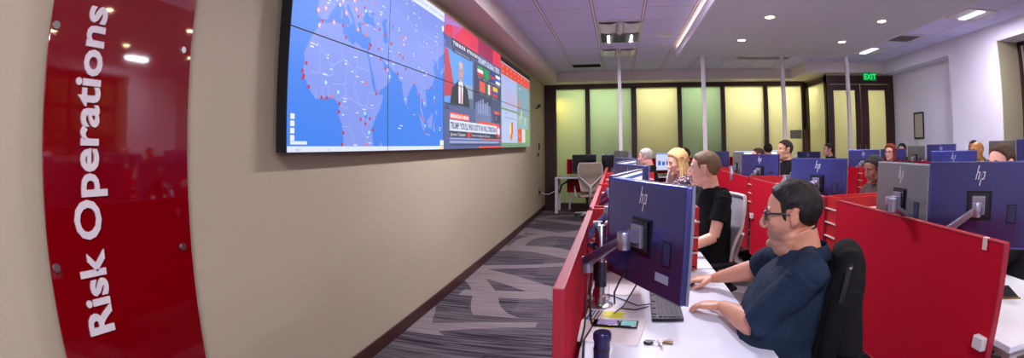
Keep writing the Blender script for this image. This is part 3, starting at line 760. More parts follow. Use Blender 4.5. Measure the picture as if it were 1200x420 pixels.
# dashboards on the last four displays
d0, d1 = n1, VY0+6*VW
rect(d0, d1, VZ0, VZ0+2*VH, '#76957c', 0)
rect(d0, d1, 2.66, VZ0+2*VH, '#14141c', 1); rect(d0, d1, 2.648, 2.66, '#c9cfe0', 2)
rect(d0+.03, d1-.03, 2.49, 2.648, '#df4434', 1)
for k in range(8): 
    txt(str(137+k*41), d0+.1+.27*k, 2.59, .034, '#fbeeee', 3); txt('%d' % (2200-k*150), d0+.1+.27*k, 2.52, .026, '#fbeeee', 3)
rect(d0+.03, 7.56, 2.02, 2.485, '#a9b4e2', 1); rect(7.60, 8.55, 2.0, 2.485, '#7f9bb0', 1)
for k in range(14):
    h_ = .06+.22*abs(math.sin(k*1.7))*rr.uniform(.5, 1); rect(6.68+k*.06, 6.70+k*.06, 2.06, 2.06+h_, '#c98f9c', 3)
txt('WEEKLY SUMMARY', 6.65, 2.43, .022, '#5f6aa0', 3); txt('NETWORK', 7.66, 2.40, .03, '#e6ecf4', 3)
rect(d0+.03, 7.56, 1.53, 1.99, '#b3bfe6', 1); txt('ALERT LEVEL', 6.7, 1.94, .02, '#5f6aa0', 3); rect(6.65, 7.45, 1.885, 1.90, '#8e9ac8', 3)
rect(6.98, 7.10, 1.64, 1.82, '#e8dc70', 3); rect(7.10, 7.20, 1.66, 1.84, '#c8484a', 3); oval(7.09, 1.62, .085, .055, '#e07a2c', 4)
rect(7.60, 8.5, 1.53, 1.98, '#93a8b4', 1)
for y, z, a, c in ((7.62, 2.2, .12, '#d8685a'), (7.72, 1.95, .1, '#b0d070'), (8.0, 1.9, .09, '#60c890'), (7.85, 2.05, .1, '#d0d870'), (8.15, 1.95, .08, '#b0d8a0')): poly([(y, z), (y+a, z+.02), (y+a*.9, z-.12), (y+a*.1, z-.1)], c, 3)
rect(7.60, 7.90, 1.54, 1.76, '#e0592c', 3); rect(7.92, 8.2, 1.54, 1.76, '#ccd4dc', 3); rect(8.2, 8.62, 1.53, 1.76, '#7fa05e', 3); txt('OK', 7.66, 1.62, .04, '#f6e4da', 4); txt('LOW', 8.25, 1.62, .03, '#dfe8d0', 4)

def clip(tri, y0, y1, z0, z1):
    P = tri
    for ax, lim, sg_ in ((0, y0, 1), (0, y1, -1), (1, z0, 1), (1, z1, -1)):
        Q = []
        for i in range(len(P)):
            a, b_ = P[i-1], P[i]
            da, db = (a[ax]-lim)*sg_, (b_[ax]-lim)*sg_
            if (da < 0) != (db < 0):
                t = da/(da-db); Q.append((a[0]+(b_[0]-a[0])*t, a[1]+(b_[1]-a[1])*t))
            if db >= 0: Q.append(b_)
        P = Q
        if len(P) < 3: return None
    return P
vw = thing('video_wall', 'long wall-mounted video wall of twelve displays showing a world map, news and dashboards', 'screen', (XL, 0, 0))
for z in (1.72, 2.40):
    MB().bb(.0, .03, VY0+.1, VY0+6*VW-.1, z-.04, z+.04, M['arm_dark']).build('mounting_rail', vw)
bz = .004
for cx in range(6):
    for cz in range(2):
        y0, y1, z0, z1 = VY0+cx*VW, VY0+(cx+1)*VW, VZ0+cz*VH, VZ0+(cz+1)*VH
        d = MB().bb(.03, VX-XL-.003, y0+.0005, y1-.0005, z0+.0005, z1-.0005, M['black'], .002).build('display', vw)
        s = MB()
        for tri, m_, l in polys:
            if max(p[0] for p in tri) < y0 or min(p[0] for p in tri) > y1 or max(p[1] for p in tri) < z0 or min(p[1] for p in tri) > z1: continue
            q = clip(tri, y0+bz, y1-bz, z0+bz, z1-bz)
            if q: s.add([(VX-XL-.002+l*.0004, p[0], p[1]) for p in q], [tuple(range(len(q)))], m_)
        o = s.build('screen_picture', d, smooth=0, fixn=False)
for k_ in ('scr_%s_1.0' % SEA, 'scr_%s_1.0' % LAND, 'scr_#e23a58_1.0', 'scr_#54608e_1.0', 'scr_#d9dff4_1.0', 'scr_#a9b4e2_1.0', 'scr_#b3bfe6_1.0', 'scr_#76957c_1.0', 'scr_#df4434_1.0', 'scr_#5b9be8_1.0'):
    M[k_].cycles.emission_sampling = 'AUTO'
# ------------------------------------------------------------------ desks and partitions
def partition(x, y0, y1, label, z0=.30, z1=1.11, clip_y=None, brk=True):
    o = thing('desk_partition', label, 'partition', (x, y0, 0), 0, 'red desk partitions')
    L = y1-y0
    MB().bb(-.014, .014, .006, L-.006, z0+.006, z1-.006, M['red'], .004).build('fabric_panel', o)
    f = MB(); f.bb(-.016, .016, 0, .008, z0, z1, M['red_edge'], .002).bb(-.016, .016, L-.008, L, z0, z1, M['red_edge'], .002)
    f.bb(-.016, .016, .008, L-.008, z1-.008, z1, M['red_edge'], .002).bb(-.016, .016, .008, L-.008, z0, z0+.008, M['red_edge'], .002)
    f.build('edge_frame', o)
    if brk:
        for y in (.03, L-.09):
            MB().bb(-.042, .03, y-.015, y+.05, .69, .742, M['white_metal'], .005).build('bracket', o)
    if clip_y is not None:
        MB().bb(-.022, .0, clip_y-.012, clip_y+.012, z1-.045, z1+.004, M['edge_pale'], .003).build('clip', o)
    return o
def desk(x0, x1, y0, y1, label, z=.73):
    o = thing('desk', label, 'desk', (x0, y0, 0), 0, 'white workstation desks')
    W, L = x1-x0, y1-y0
    MB().bb(0, W, 0, L, z-.028, z, M['desk'], .004).build('desk_top', o)
    for y in (.06, L-.06):
        b = MB(); b.bb(.05, .10, y-.025, y+.025, 0.0, z-.029, M['white_metal'], .004); b.build('leg', o)
        b = MB(); b.bb(W-.14, W-.09, y-.025, y+.025, 0.0, z-.029, M['white_metal'], .004); b.build('leg', o)
        MB().bb(.10, W-.14, y-.02, y+.02, z-.075, z-.029, M['white_metal'], .004).build('rail', o)
    MB().bb(.06, .09, .09, L-.09, z-.08, z-.029, M['white_metal'], .004).build('rail', o)
    return o
def organizer(x, y, label, L=.53, W=.15, z1=1.12, z0=.745, n=4):
    """red slatted shelf divider standing on the desks across the end of a partition"""
    o = thing('shelf_divider', label, 'divider', (x, y, 0), 0, 'red slatted shelf dividers')
    hgt = (z1-z0)/n
    b = MB()
    for s in (0, 1):
        for k in range(n):
            zz = z1-hgt*k
            b.bb(0, L, s*W-.006, s*W+.006, zz-hgt+.022, zz, M['red_gloss'], .002)
    for xx in (0.0, L): b.bb(xx-.006, xx+.006, -.006, W+.006, z0, z1, M['red_gloss'], .002)
    b.build('side_slat', o)
    for k in range(1, n):
        zz = z1-hgt*k+.008
        MB().bb(-.018, L+.01, -.012, W+.012, zz-.004, zz+.004, M['edge_pale']).build('shelf', o)
    MB().bb(-.006, L+.006, -.006, W+.006, z0, z0+.01, M['red_gloss']).build('base', o)
    return o
XA, XB, XC, XD = -.15, 1.49, 3.42, 5.10
PA = [(1.27, 2.86), (3.02, 4.60), (4.76, 6.34), (6.50, 8.10)]
PB = [(1.415, 3.03), (3.23, 5.17), (5.36, 7.22), (7.38, 8.98)]
PC = [(2.75, 4.33), (4.49, 6.15), (6.31, 7.95), (8.11, 9.3)]
PD = [(3.9, 5.5), (5.66, 7.3), (7.46, 9.1)]
ordn = ['nearest', 'second', 'third', 'farthest']
for nm, x, PP, kk in (('the row beside the aisle', XA, PA, 0), ('the middle row', XB, PB, 1), ('the third row', XC, PC, 2), ('the row by the right wall', XD, PD, 3)):
    for i, (a, b_) in enumerate(PP):
        w_ = ordn[i] if i < len(PP)-1 else 'farthest'
        partition(x, a, b_, '%s red fabric partition of %s%s' % (w_, nm, {(0, 0): ', by the carpeted floor', (1, 0): ', largest in view, with small clip', (1, 1): ', behind the head of the man in glasses', (1, 2): ', behind the young man in black'}.get((kk, i), '')), clip_y=.12 if (kk, i) == (1, 0) else None)
        y0 = a-(.08 if i else .09); y1 = (PP[i+1][0]-.10) if i+1 < len(PP) else b_+.06
        x1 = {0: .61, 1: 2.28, 2: 4.2, 3: 5.78}[kk]
        desk(x+.03 if kk == 0 else x+.035, x1, y0+.005, y1, '%s white desk of %s' % (w_, nm))
        if i+1 < len(PP):
            organizer(x+.01, b_+.012, 'red slatted shelf divider between %s and %s desks of %s' % (ordn[i], ordn[i+1] if i+2 < len(PP) else 'farthest', nm), L=.63 if kk == 0 else .53, W=PP[i+1][0]-b_-.03)

# ------------------------------------------------------------------ monitors and their arms
MW, MH = .545, .388
def logo_mb(T):
    b = MB(); sl = .28
    def stroke(x, z0, z1, w=.0055):
        b.add([(x+z0*sl-w/2, 0, z0), (x+z0*sl+w/2, 0, z0), (x+z1*sl+w/2, 0, z1), (x+z1*sl-w/2, 0, z1)], [(0, 1, 2, 3)], M['logo'], T)
    stroke(-.018, -.018, .046); stroke(-.004, -.018, .016); stroke(.010, -.018, .016); stroke(.010-.0, -.046, .016, .0055); stroke(.024, -.018, .016)
    for x in (-.018, .010):
        z = .016; b.add([(x+z*sl-.002, 0, z-.004), (x+z*sl+.016, 0, z-.004), (x+z*sl+.016, 0, z+.002), (x+z*sl-.002, 0, z+.002)], [(0, 1, 2, 3)], M['logo'], T)
    z = -.018; b.add([(.010+z*sl, 0, z), (.024+z*sl+.002, 0, z), (.024+z*sl+.002, 0, z+.006), (.010+z*sl, 0, z+.006)], [(0, 1, 2, 3)], M['logo'], T)
    return b
scr_a = emis('monitor_picture', '#c3ccea', 1.0, False); scr_w = emis('monitor_page', '#eef0f4', 1.1, False)
scr_bar = emis('monitor_bar', '#3b5fae', 1.0, False); scr_off = mat('dark_screen', '#08080c', .15)
def mon_meshes():
    """back of the case faces local -Y, the picture faces +Y; origin at the picture's centre"""
    d = {}
    b = MB(); b.bb(-MW/2, MW/2, -.033, 0, -MH/2, MH/2, M['mon'], .007)
    d['case'] = b.mesh('case'); g_ = MB(); g_.v, g_.f, g_.m, g_.sm, g_.mats = b.v, b.f, b.m, b.sm, [M['mon_pane_lit']]; d['case_pane_lit'] = g_.mesh('case')
    r = MB(); r.bb(-MW/2-.001, MW/2+.001, -.004, .0015, MH/2-.003, MH/2+.0015, M['mon_edge']).bb(MW/2-.003, MW/2+.0015, -.01, .0015, -MH/2, MH/2, M['mon_edge']).bb(-MW/2-.0015, -MW/2+.003, -.01, .0015, -MH/2, MH/2, M['mon_edge']).bb(-MW/2-.001, MW/2+.001, -.004, .0015, -MH/2-.0015, -MH/2+.006, M['mon_edge'])
    d['rim'] = r.mesh('rim')
    v = MB()
    for s in (-1, 1): v.bb(s*.062-.005, s*.062+.005, -.038, -.033, -.07, .062, M['mon_dark']); v.bb(-.067, .067, -.0375, -.033, (-.07 if s < 0 else .052), (-.060 if s < 0 else .062), M['mon_dark'])
    v.bb(-.056, .056, -.0352, -.033, -.06, .052, M['mon_dark']); d['mount_recess'] = v.mesh('mount_recess')
    d['cable_slot'] = MB().bb(.155, .195, -.0365, -.033, -.075, .0, M['mon_slot'] , .002).bb(.150, .200, -.0352, -.033, -.08, .005, M['mon_dark']).mesh('cable_slot')
    d['logo'] = logo_mb(Matrix.Translation((0, -.0336, .132))).mesh('logo', smooth=0, fixn=False)
    for k, (m1) in {'screen_a': scr_a, 'screen_w': scr_w, 'screen_off': scr_off}.items():
        s = MB(); s.add([(-MW/2+.008, .002, -MH/2+.01), (MW/2-.008, .002, -MH/2+.01), (MW/2-.008, .002, MH/2-.008), (-MW/2+.008, .002, MH/2-.008)], [(3, 2, 1, 0)], m1)
        if k != 'screen_off':
            s.add([(-MW/2+.008, .0025, MH/2-.035), (MW/2-.008, .0025, MH/2-.035), (MW/2-.008, .0025, MH/2-.02), (-MW/2+.008, .0025, MH/2-.02)], [(3, 2, 1, 0)], scr_bar)
            for q in range(5): s.add([(-.2+.09*q, .0028, -.08), (-.14+.09*q, .0028, -.08), (-.14+.09*q, .0028, .0+.015*(q % 3)), (-.2+.09*q, .0028, .0+.015*(q % 3))], [(3, 2, 1, 0)], scr_bar)
        d[k] = s.mesh(k, smooth=0, fixn=False)
    return d
MM = mon_meshes()
def monitor(p_far, p_near, ztop, label, screen='screen_a', mirror=False, tilt=-.03, group='computer monitors on desk arms', slot=True):
    """top edge runs p_far -> p_near, picture on the left of that direction when walking far to near... (normal = +90 deg)"""
    a, b_ = Vector((*p_far, 0)), Vector((*p_near, 0)); c = (a+b_)/2; d = (b_-a).normalized()
    rz = math.atan2(d.y, d.x)
    o = thing('monitor', label, 'monitor', (c.x, c.y, ztop-MH/2), rz, group)
    o.rotation_euler = (tilt, 0, rz)
    for k, nm in (('case_pane_lit' if ('grey-green' in label or 'olive' in label or 'greenish' in label or 'grey-backed' in label or 'almost edge-on' in label) else 'case', 'case'), ('rim', 'rim'), ('mount_recess', 'mount_recess'), ('cable_slot', 'cable_slot'), ('logo', 'logo'), (screen, 'screen')):
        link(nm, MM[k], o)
    n_back = Vector((math.sin(rz), -math.cos(rz), 0))
    o['c'] = 0; del o['c']
    return o, Vector((c.x, c.y, ztop-MH/2)), n_back
def arm_thing(pole, mons, label, zp=1.12, zb=.73):
    am = M['arm_mid'] if pole[0] < .5 else M['arm']
    o = thing('monitor_mount', label, 'monitor mount', (pole[0], pole[1], zb), 0, 'silver monitor arms')
    b = MB(); b.lathe([(.062, 0), (.062, .008), (.05, .014), (.028, .016), (.026, .05), (.021, .055)], M['steel'])
    b.build('base', o)
    MB().lathe([(.020, .015), (.020, zp-zb), (.017, zp-zb+.004), (.0, zp-zb+.004)], M['steel']).build('pole', o)
    MB().lathe([(.027, .10), (.027, .22)], M['arm_dark']).build('grip', o)
    P0 = Vector((pole[0], pole[1], zb))
    for i, (c, nb, *ov) in enumerate(mons):
        bp = c + nb*.040 - P0; hd = c+nb*.105-P0                # vesa plate, swivel head
        zc = .27+.055*i
        col = Vector((0, 0, zc))
        out = Vector((hd.x, hd.y, 0)); Lh = out.length; dirn = out.normalized() if Lh > .01 else nb
        side = nb - dirn*nb.dot(dirn)
        elbow = Vector((hd.x*.42, hd.y*.42, zc)) + nb*.10
        if ov and ov[0]: elbow = Vector(ov[0])-P0; col = Vector((0, 0, ov[1]))
        b = MB(); b.lathe([(.030, -.022), (.030, .022)], M['arm_dark'], col, 20)
        b.build('collar', o)
        def bar(p, q, w, h, m, nm):
            MB().loft([(p, w, h), (q, w*.85, h*.85)], m, 12, power=4.0).build(nm, o)
        bar(col, elbow, .020, .014, am, 'lower_link')
        MB().lathe([(.024, -.03), (.024, .035)], M['arm'], elbow, 18).build('elbow_joint', o)
        top = hd + Vector((0, 0, -.01))
        bar(elbow+Vector((0, 0, .02)), top, .024, .019, am, 'spring_link')
        jt = MB(); jt.lathe([(.022, -.035), (.025, -.03), (.025, .025), (.022, .03)], M['arm'], top, 20); jt.build('head_joint', o)
        br = MB(); br.tube([top+Vector((0, 0, 0)), bp+nb*.012], .019, M['arm'], 14)
        ax = Vector((-nb.y, nb.x, 0)); Tm = Matrix((( ax.x, -nb.x, 0, 0), (ax.y, -nb.y, 0, 0), (0, 0, 1, 0), (0, 0, 0, 1)))
        Tm = Matrix.Translation(bp) @ Tm
        br.box((0, -.012, 0), (.07, .018, .085), M['arm'], Tm, .005); br.box((0, -.003, 0), (.11, .004, .11), M['arm_dark'], Tm, .001)
        br.cyl(tuple(Tm @ Vector((-.026, -.032, 0))), tuple(Tm @ Vector((.026, -.032, 0))), .022, M['arm'], 18)
        br.build('tilt_bracket', o)
    return o
def ws(pole, ms, label, zb=.73, **k):
    L = []
    for (f_, n_, z, lb, sc_) in ms:
        o, c, nb = monitor(f_, n_, z, lb, sc_); L.append((c, nb, (1.405, 2.20, 1.17), .345) if 'right of the woman in brown' in lb else (c, nb))
        if lb.startswith('large blue-black monitor with a white sticker'):
            MB().box((.155, -.0355, -.125), (.085, .001, .03), M['tape'], bev=0).build('sticker', o)
            MB().tube([(-.1, -.03, -.15), (-.12, -.05, -.2), (-.16, -.05, -.26), (-.25, -.0, -.34)], .004, M['black']).build('cable', o)
    arm_thing(pole, L, label, **k)
ws((-.065, 2.25), [((0.005, 2.01), (.243, 1.535), 1.362, 'large blue-black monitor with a white sticker, nearest, in front of the man in glasses', 'screen_a')],
   'silver monitor arm on a steel post at the nearest aisle desk')
ws((-.08, 2.36), [((.137, 2.66), (-.005, 2.14), 1.362, 'second monitor of the nearest desk, its lit screen peeking over the big one', 'screen_w')],
   'silver arm reaching up behind the nearest big monitor, holding the second one')
# row A continues
ws((-.06, 4.02), [((.01, 3.74), (.215, 3.26), 1.350, 'blue-purple monitor just beyond the nearest big one, beside the aisle', 'screen_a')], 'silver monitor arm at the second aisle desk')
ws((-.07, 4.2), [((.18, 4.46), (.01, 3.94), 1.352, 'monitor with a lit screen behind the second aisle monitor', 'screen_w')], 'silver arm of the lit monitor at the second aisle desk')
ws((-.06, 5.72), [((.01, 5.42), (.215, 4.93), 1.35, 'third blue-purple monitor along the aisle, smaller, behind two others', 'screen_a')], 'silver monitor arm at the third aisle desk')
ws((-.06, 7.4), [((.0, 7.1), (.19, 6.62), 1.40, 'grey-backed monitor farthest along the aisle row, below the first pole', 'screen_a')], 'silver monitor arm at the farthest aisle desk')
# row B
ws((1.60, 2.26), [((1.60, 2.12), (1.945, 1.70), 1.375, 'large blue-black monitor at the right edge, its arm and mount in full view', 'screen_a'),
                  ((1.605, 2.62), (1.600, 2.14), 1.365, 'grey-green lit monitor back with a chrome logo, right of the woman in brown', 'screen_a')], 'silver two-headed monitor arm at the nearest desk of the middle row')
ws((1.62, 4.2), [((1.55, 4.02), (1.83, 3.62), 1.350, 'blue monitor with chrome logo above the head of the man in glasses', 'screen_a'),
                 ((1.785, 4.62), (1.60, 4.12), 1.36, 'monitor seen almost edge-on beside the neck of the man in black polo', 'screen_a')], 'silver two-headed monitor arm at the second desk of the middle row')
ws((1.62, 5.95), [((1.55, 5.74), (1.84, 5.34), 1.35, 'purple-blue monitor with a bright arm mount left of the man in black polo', 'screen_a'),
                  ((1.62, 6.5), (1.60, 6.0), 1.365, 'narrow greenish-lit monitor left of the purple one with the bright mount', 'screen_a')], 'silver two-headed monitor arm at the third desk of the middle row')
ws((1.6, 8.2), [((1.5, 8.1), (1.80, 7.68), 1.35, 'small purple monitor at the far end of the middle row, above the young man\'s chair', 'screen_a')], 'silver monitor arm at the farthest desk of the middle row')
# row C
ws((3.5, 4.72), [((3.46, 4.58), (3.76, 4.12), 1.345, 'blue monitor with chrome logo just above the right-edge monitor, before the bald man', 'screen_a')], 'silver monitor arm at the nearest desk of the third row')
ws((3.5, 6.9), [((3.45, 6.72), (3.74, 6.17), 1.345, 'blue monitor with a white arm left of the woman with red hair', 'screen_a')], 'silver monitor arm at the second desk of the third row')
ws((3.5, 9.0), [((3.45, 8.83), (3.72, 8.35), 1.29, 'purple monitor with a faint logo beyond the man in black polo', 'screen_a')], 'silver monitor arm at the farthest desk of the third row')
# row D by the right wall
ws((5.15, 7.1), [((5.17, 7.0), (5.46, 6.5), 1.37, 'dark-topped monitor by the right wall, just showing above the blue one', 'screen_a'),
                 ((5.22, 7.62), (5.20, 7.10), 1.345, 'small olive-lit monitor by the right wall below the framed certificate', 'screen_a')], 'monitor arm at the middle desk by the right wall')
ws((5.15, 8.7), [((5.15, 8.55), (5.46, 8.08), 1.29, 'dark blue monitor behind the woman with red hair', 'screen_a')], 'monitor arm at the far desk by the right wall')
ws((5.15, 5.0), [((5.24, 4.86), (5.55, 4.45), 1.42, 'blue monitor cut by the right edge of the photo below the window niche', 'screen_a'),
                 ((5.22, 5.4), (5.20, 4.90), 1.41, 'olive-lit monitor back standing behind the brown-haired head at the right', 'screen_a')], 'monitor arm at the near desk by the right wall')
# small framed thing on the far desk by the wall
o = thing('desk_calendar', 'small pale framed card standing on the desk by the lavender wall', 'card', (5.62, 7.3, .73))
b = MB(); b.box((0, 0, .36), (.2, .012, .22), M['print'], bev=.003, rz=.7); b.build('card', o); MB().box((0, 0, .12), (.02, .02, .26), M['arm_dark'], rz=.7).lathe([(.07, 0), (.07, .012)], M['arm_dark']).build('stand', o)

# back counter along the glass wall
def counter(x0, x1, label):
    o = thing('desk', label, 'desk', (x0, 10.45, 0), 0, 'desks against the glass wall')
    W = x1-x0; z = .79
    MB().bb(0, W, 0, .62, z-.03, z, M['desk'], .004).build('desk_top', o)
    for x in (.03, W-.03):
        for y in (.04, .56): MB().bb(x-.03, x+.03, y-.03, y+.03, 0, z-.031, M['white_metal'], .004).build('leg', o)
    MB().tube([(.06, .3, .42), (.12, .3, .6), (.3, .3, .72), (.5, .3, .75)], .022, M['arm_dark']).build('brace', o)
    return o
counter(-1.32, .35, 'white desk with dark brace against the glass wall in the back corner')
counter(.45, 2.2, 'white desk against the glass wall behind the blonde woman')
counter(2.3, 4.1, 'white desk against the glass wall behind the man in black polo')
for x0, x1, lb in ((-1.12, -.50, 'red screen panel behind the left dark monitor in the back corner'), (-.3, .3, 'red screen panel behind the right dark monitor in the back corner'), (.6, 2.1, 'red screen panel of the far desk behind the blonde woman'), (2.4, 4.0, 'red screen panel of the far desk behind the man in black polo')):
    o = thing('desk_screen', lb, 'partition', ((x0+x1)/2, 11.1, 0), 0, 'red screens of the far desks')
    h = (x1-x0)/2
    MB().bb(-h, h, -.015, .015, .82, 1.16, M['red'], .004).bb(-h, h, -.015, .015, .40, .74, M['red'], .004).build('fabric_panel', o)
    for s in (-1, 1): MB().bb(s*h*.8-.02, s*h*.8+.02, -.012, .012, 0, .82, M['white_metal']).build('post', o)
def stand_monitor(x, y, ztop, label, screen, rz=PI, zb=.79, wide=1.0, hs=1.0):
    o = thing('monitor', label, 'monitor', (x, y, ztop-MH/2*hs), rz, 'monitors on the far desks')
    for k, nm in (('case', 'case'), ('rim', 'rim'), (screen, 'screen')):
        c = link(nm, MM[k], o); c.scale = (wide, 1, hs)
    zz = zb-(ztop-MH/2*hs)
    MB().bb(-.03, .03, -.06, -.035, zz+.01, .0, M['black'], .004).build('stand', o)
    MB().bb(-.12, .12, -.14, .04, zz, zz+.012, M['black'], .004).build('base', o)
    return o
stand_monitor(-.70, 10.75, 1.27, 'dark switched-off monitor behind the beige chair, left of the pair', 'screen_off', wide=.98, hs=1.05)
stand_monitor(-.05, 10.75, 1.26, 'dark switched-off monitor by the first pole, right of the pair', 'screen_off', wide=.98, hs=1.05)
stand_monitor(1.15, 10.75, 1.29, 'lit monitor with pictures beside the head of the blonde woman', 'screen_a')
stand_monitor(2.92, 10.75, 1.30, 'bright white monitor far behind, left of the man in black polo', 'screen_w')
stand_monitor(3.48, 10.75, 1.30, 'bright white monitor far behind the head of the man in black polo', 'screen_w')

# ------------------------------------------------------------------ office chairs
def chair_parts(mesh_m, frame_m, seat_m):
    """faces local +Y; origin on the floor under the column"""
    d = {}
    b = MB()
    b.loft([((0, -.24, .455), .20, .022), ((0, -.1, .45), .245, .032), ((0, .1, .455), .25, .034), ((0, .22, .452), .235, .028), ((0, .265, .44), .20, .016)], seat_m, 24, power=3.2)
    d['seat'] = b.mesh('seat')
    b = MB(); V = []; F = []; nx, nz = 12, 16
    for side in (0, 1):
        for i in range(nz+1):
            t = i/nz; z = .56+.56*t; w = (.17+.075*min(1, t*1.7))*(1-.10*max(0, t-.85)/.15)
            for j in range(nx+1):
                u = j/nx*2-1
                V.append((w*u, -.235-.055*t*t+.035*u*u+.035*math.sin(PI*min(1, t*1.6)) + (-.008 if side else 0), z))
    def id_(s_, i, j): return s_*(nz+1)*(nx+1)+i*(nx+1)+j
    for i in range(nz):
        for j in range(nx):
            F.append((id_(0, i, j), id_(0, i, j+1), id_(0, i+1, j+1), id_(0, i+1, j))); F.append((id_(1, i, j+1), id_(1, i, j), id_(1, i+1, j), id_(1, i+1, j+1)))
    for i in range(nz):
        for j in (0, nx): F.append((id_(0, i, j), id_(0, i+1, j), id_(1, i+1, j), id_(1, i, j)))
    for j in range(nx):
        for i in (0, nz): F.append((id_(0, i, j), id_(1, i, j), id_(1, i, j+1), id_(0, i, j+1)))
    b.add(V, F, mesh_m); d['backrest'] = b.mesh('backrest')
    rim = [V[id_(0, i, 0)] for i in range(nz+1)]+[V[id_(0, nz, j)] for j in range(1, nx+1)]+[V[id_(0, i, nx)] for i in range(nz-1, -1, -1)]
    b = MB(); b.tube(rim, .013, frame_m, 8, up=Vector((0, 1, .1)))
    b.tube([V[id_(0, 0, 0)], (0, -.22, .55), V[id_(0, 0, nx)]], .014, frame_m, 8)
    for s in (-1, 1): b.tube([(s*.225, -.245, .86), (s*.12, -.285, .76), (s*.03, -.315, .68), (0, -.31, .60)], [.012, .015, .019, .022], frame_m, 10)
    b.tube([(0, -.31, .70), (0, -.31, .55), (0, -.25, .44), (0, -.1, .41), (0, 0, .40)], [.022, .026, .028, .03, .03], frame_m, 12)
    d['back_frame'] = b.mesh('back_frame')
    for s, nm in ((-1, 'arml'), (1, 'armr')):
        b = MB(); b.tube([(s*.18, -.02, .42), (s*.285, -.02, .44), (s*.30, -.02, .56), (s*.30, -.03, .655)], [.018, .02, .022, .02], frame_m, 10)
        d[nm] = b.mesh('armrest')
        b = MB(); b.loft([((s*.30, -.15, .67), .035, .013), ((s*.30, -.05, .675), .045, .016), ((s*.295, .09, .675), .042, .015), ((s*.285, .12, .67), .03, .010)], M['chair_dark'] if frame_m is not M['black'] else M['black'], 14, power=3)
        d[nm+'p'] = b.mesh('arm_pad')
    b = MB(); b.cyl((0, 0, .10), (0, 0, .25), .028, M['black']); b.cyl((0, 0, .25), (0, 0, .41), .02, M['steel']); b.box((0, 0, .405), (.18, .22, .035), M['arm_dark'], bev=.008)
    d['gas_column'] = b.mesh('gas_column')
    b = MB(); b.lathe([(.045, .07), (.045, .12), (.03, .125)], frame_m)
    for k in range(5):
        a = R(90+72*k); b.loft([((.03*math.cos(a), .03*math.sin(a), .095), .024, .02), ((.30*math.cos(a), .30*math.sin(a), .075), .016, .012)], frame_m, 12)
    d['star_base'] = b.mesh('star_base')
    b = MB(); b.cyl((-.012, 0, .028), (.012, 0, .028), .028, M['black'], 18); b.cyl((0, 0, .03), (0, 0, .07), .008, M['steel'], 8); d['caster'] = b.mesh('caster')
    return d
CH = {'beige': chair_parts(M['mesh_beige'], M['chair_frame'], M['mesh_beige']), 'grey': chair_parts(M['mesh_grey'], M['chair_frame'], M['chair_dark']), 'dark': chair_parts(M['chair_dark'], M['black'], M['chair_dark'])}
def chair(x, y, rz, kind, label, z_s=1.0):
    o = thing('office_chair', label, 'chair', (x, y, 0), rz, 'office chairs on casters')
    d = CH[kind]
    for k, nm in (('seat', 'seat'), ('backrest', 'backrest'), ('back_frame', 'back_frame'), ('gas_column', 'gas_column'), ('star_base', 'base')):
        link(nm, d[k], o)
    for k in ('arml', 'armr'):
        a = link('armrest', d[k], o); link('arm_pad', d[k+'p'], a)
    for k in range(5):
        a = R(90+72*k); c = link('caster', d['caster'], o, (.29*math.cos(a), .29*math.sin(a), 0)); c.rotation_euler = (0, 0, a+.7)
    return o
chair(-.55, 10.02, R(8), 'beige', 'empty beige mesh chair with white frame at the back corner desk')

# ------------------------------------------------------------------ things on the nearest desk
DZ = .7305
o = thing('keyboard', 'dark keyboard on the white desk between the big monitor and the man in glasses', 'keyboard', (.245, 2.25, DZ), R(90-2))
b = MB(); b.loft([((-.22, 0, .010), .072, .009), ((.22, 0, .010), .072, .009)], M['kb'], 4, T=Matrix.Identity(4), power=2); b = MB().bb(-.22, .22, -.07, .07, 0, .016, M['kb'], .004)
b.build('body', o)
k = MB()
for r_ in range(6):
    xx = -.21
    cols = 21
    for c_ in range(cols):
        if r_ == 0 and c_ in (1, 5, 10, 15): continue
        if c_ in (15, 19) and r_ in (2, ) : continue
        k.bb(-.208+c_*.0198, -.208+c_*.0198+.0165, .046-r_*.0205-(.002 if r_ else -.003), .046-r_*.0205+.0165-(.002 if r_ else -.003), .016, .0205, M['key'])
k.build('keys', o)
b = MB().tube([(.0, .07, .008), (-.02, .13, .006), (.06, .19, .004), (.16, .28, .004), (.13, .36, .004)], .0028, M['black'], 6); b.build('cable', o)
o = thing('mouse', 'black computer mouse under the far hand of the man in glasses', 'mouse', (.385, 2.60, DZ), R(80))
MB().loft([((0, -.055, .012), .02, .008), ((0, -.03, .016), .031, .015), ((0, .02, .017), .030, .016), ((0, .055, .010), .02, .008)], M['black'], 16).build('shell', o); MB().cyl((-.004, .03, .034), (.004, .03, .034), .006, M['key'], 12).build('wheel', o)
def sheet(nm, label, cat, x, y, w_, l_, rz, z, mats_=(), th=.0015):
    o = thing(nm, label, cat, (x, y, z), rz)
    MB().bb(-w_/2, w_/2, -l_/2, l_/2, 0, th, M['paper']).build('page', o)
    for i, (x0, x1, y0, y1, m_) in enumerate(mats_):
        MB().bb(x0, x1, y0, y1, th, th+.0004, m_).build('print', o)
    return o
sheet('paper_stack', 'white paper stack under the phone at the near corner of the desk', 'paper', -.01, 1.93, .27, .30, R(-10), DZ, th=.008)
sheet('printed_page', 'printed page with yellow highlighted rows partly under the phone', 'paper', -.035, 2.03, .19, .25, R(-10), DZ+.0085,
      [(-.085, -.075, -.02, .11, M['ink_blue']), (-.07, -.062, -.02, .11, M['ink_blue']), (-.055, -.045, -.02, .11, M['ink_brown']), (-.04, -.034, -.02, .11, M['ink_blue']), (-.025, .07, .07, .105, M['yellow']), (-.025, .07, .03, .062, M['yellow']), (-.025, .0, -.10, -.04, M['yellow']), (.005, .05, -.10, -.04, M['yellow'])])
sheet('blank_page', 'blank white page lying beside the keyboard', 'paper', .03, 2.16, .14, .12, R(-6), DZ)
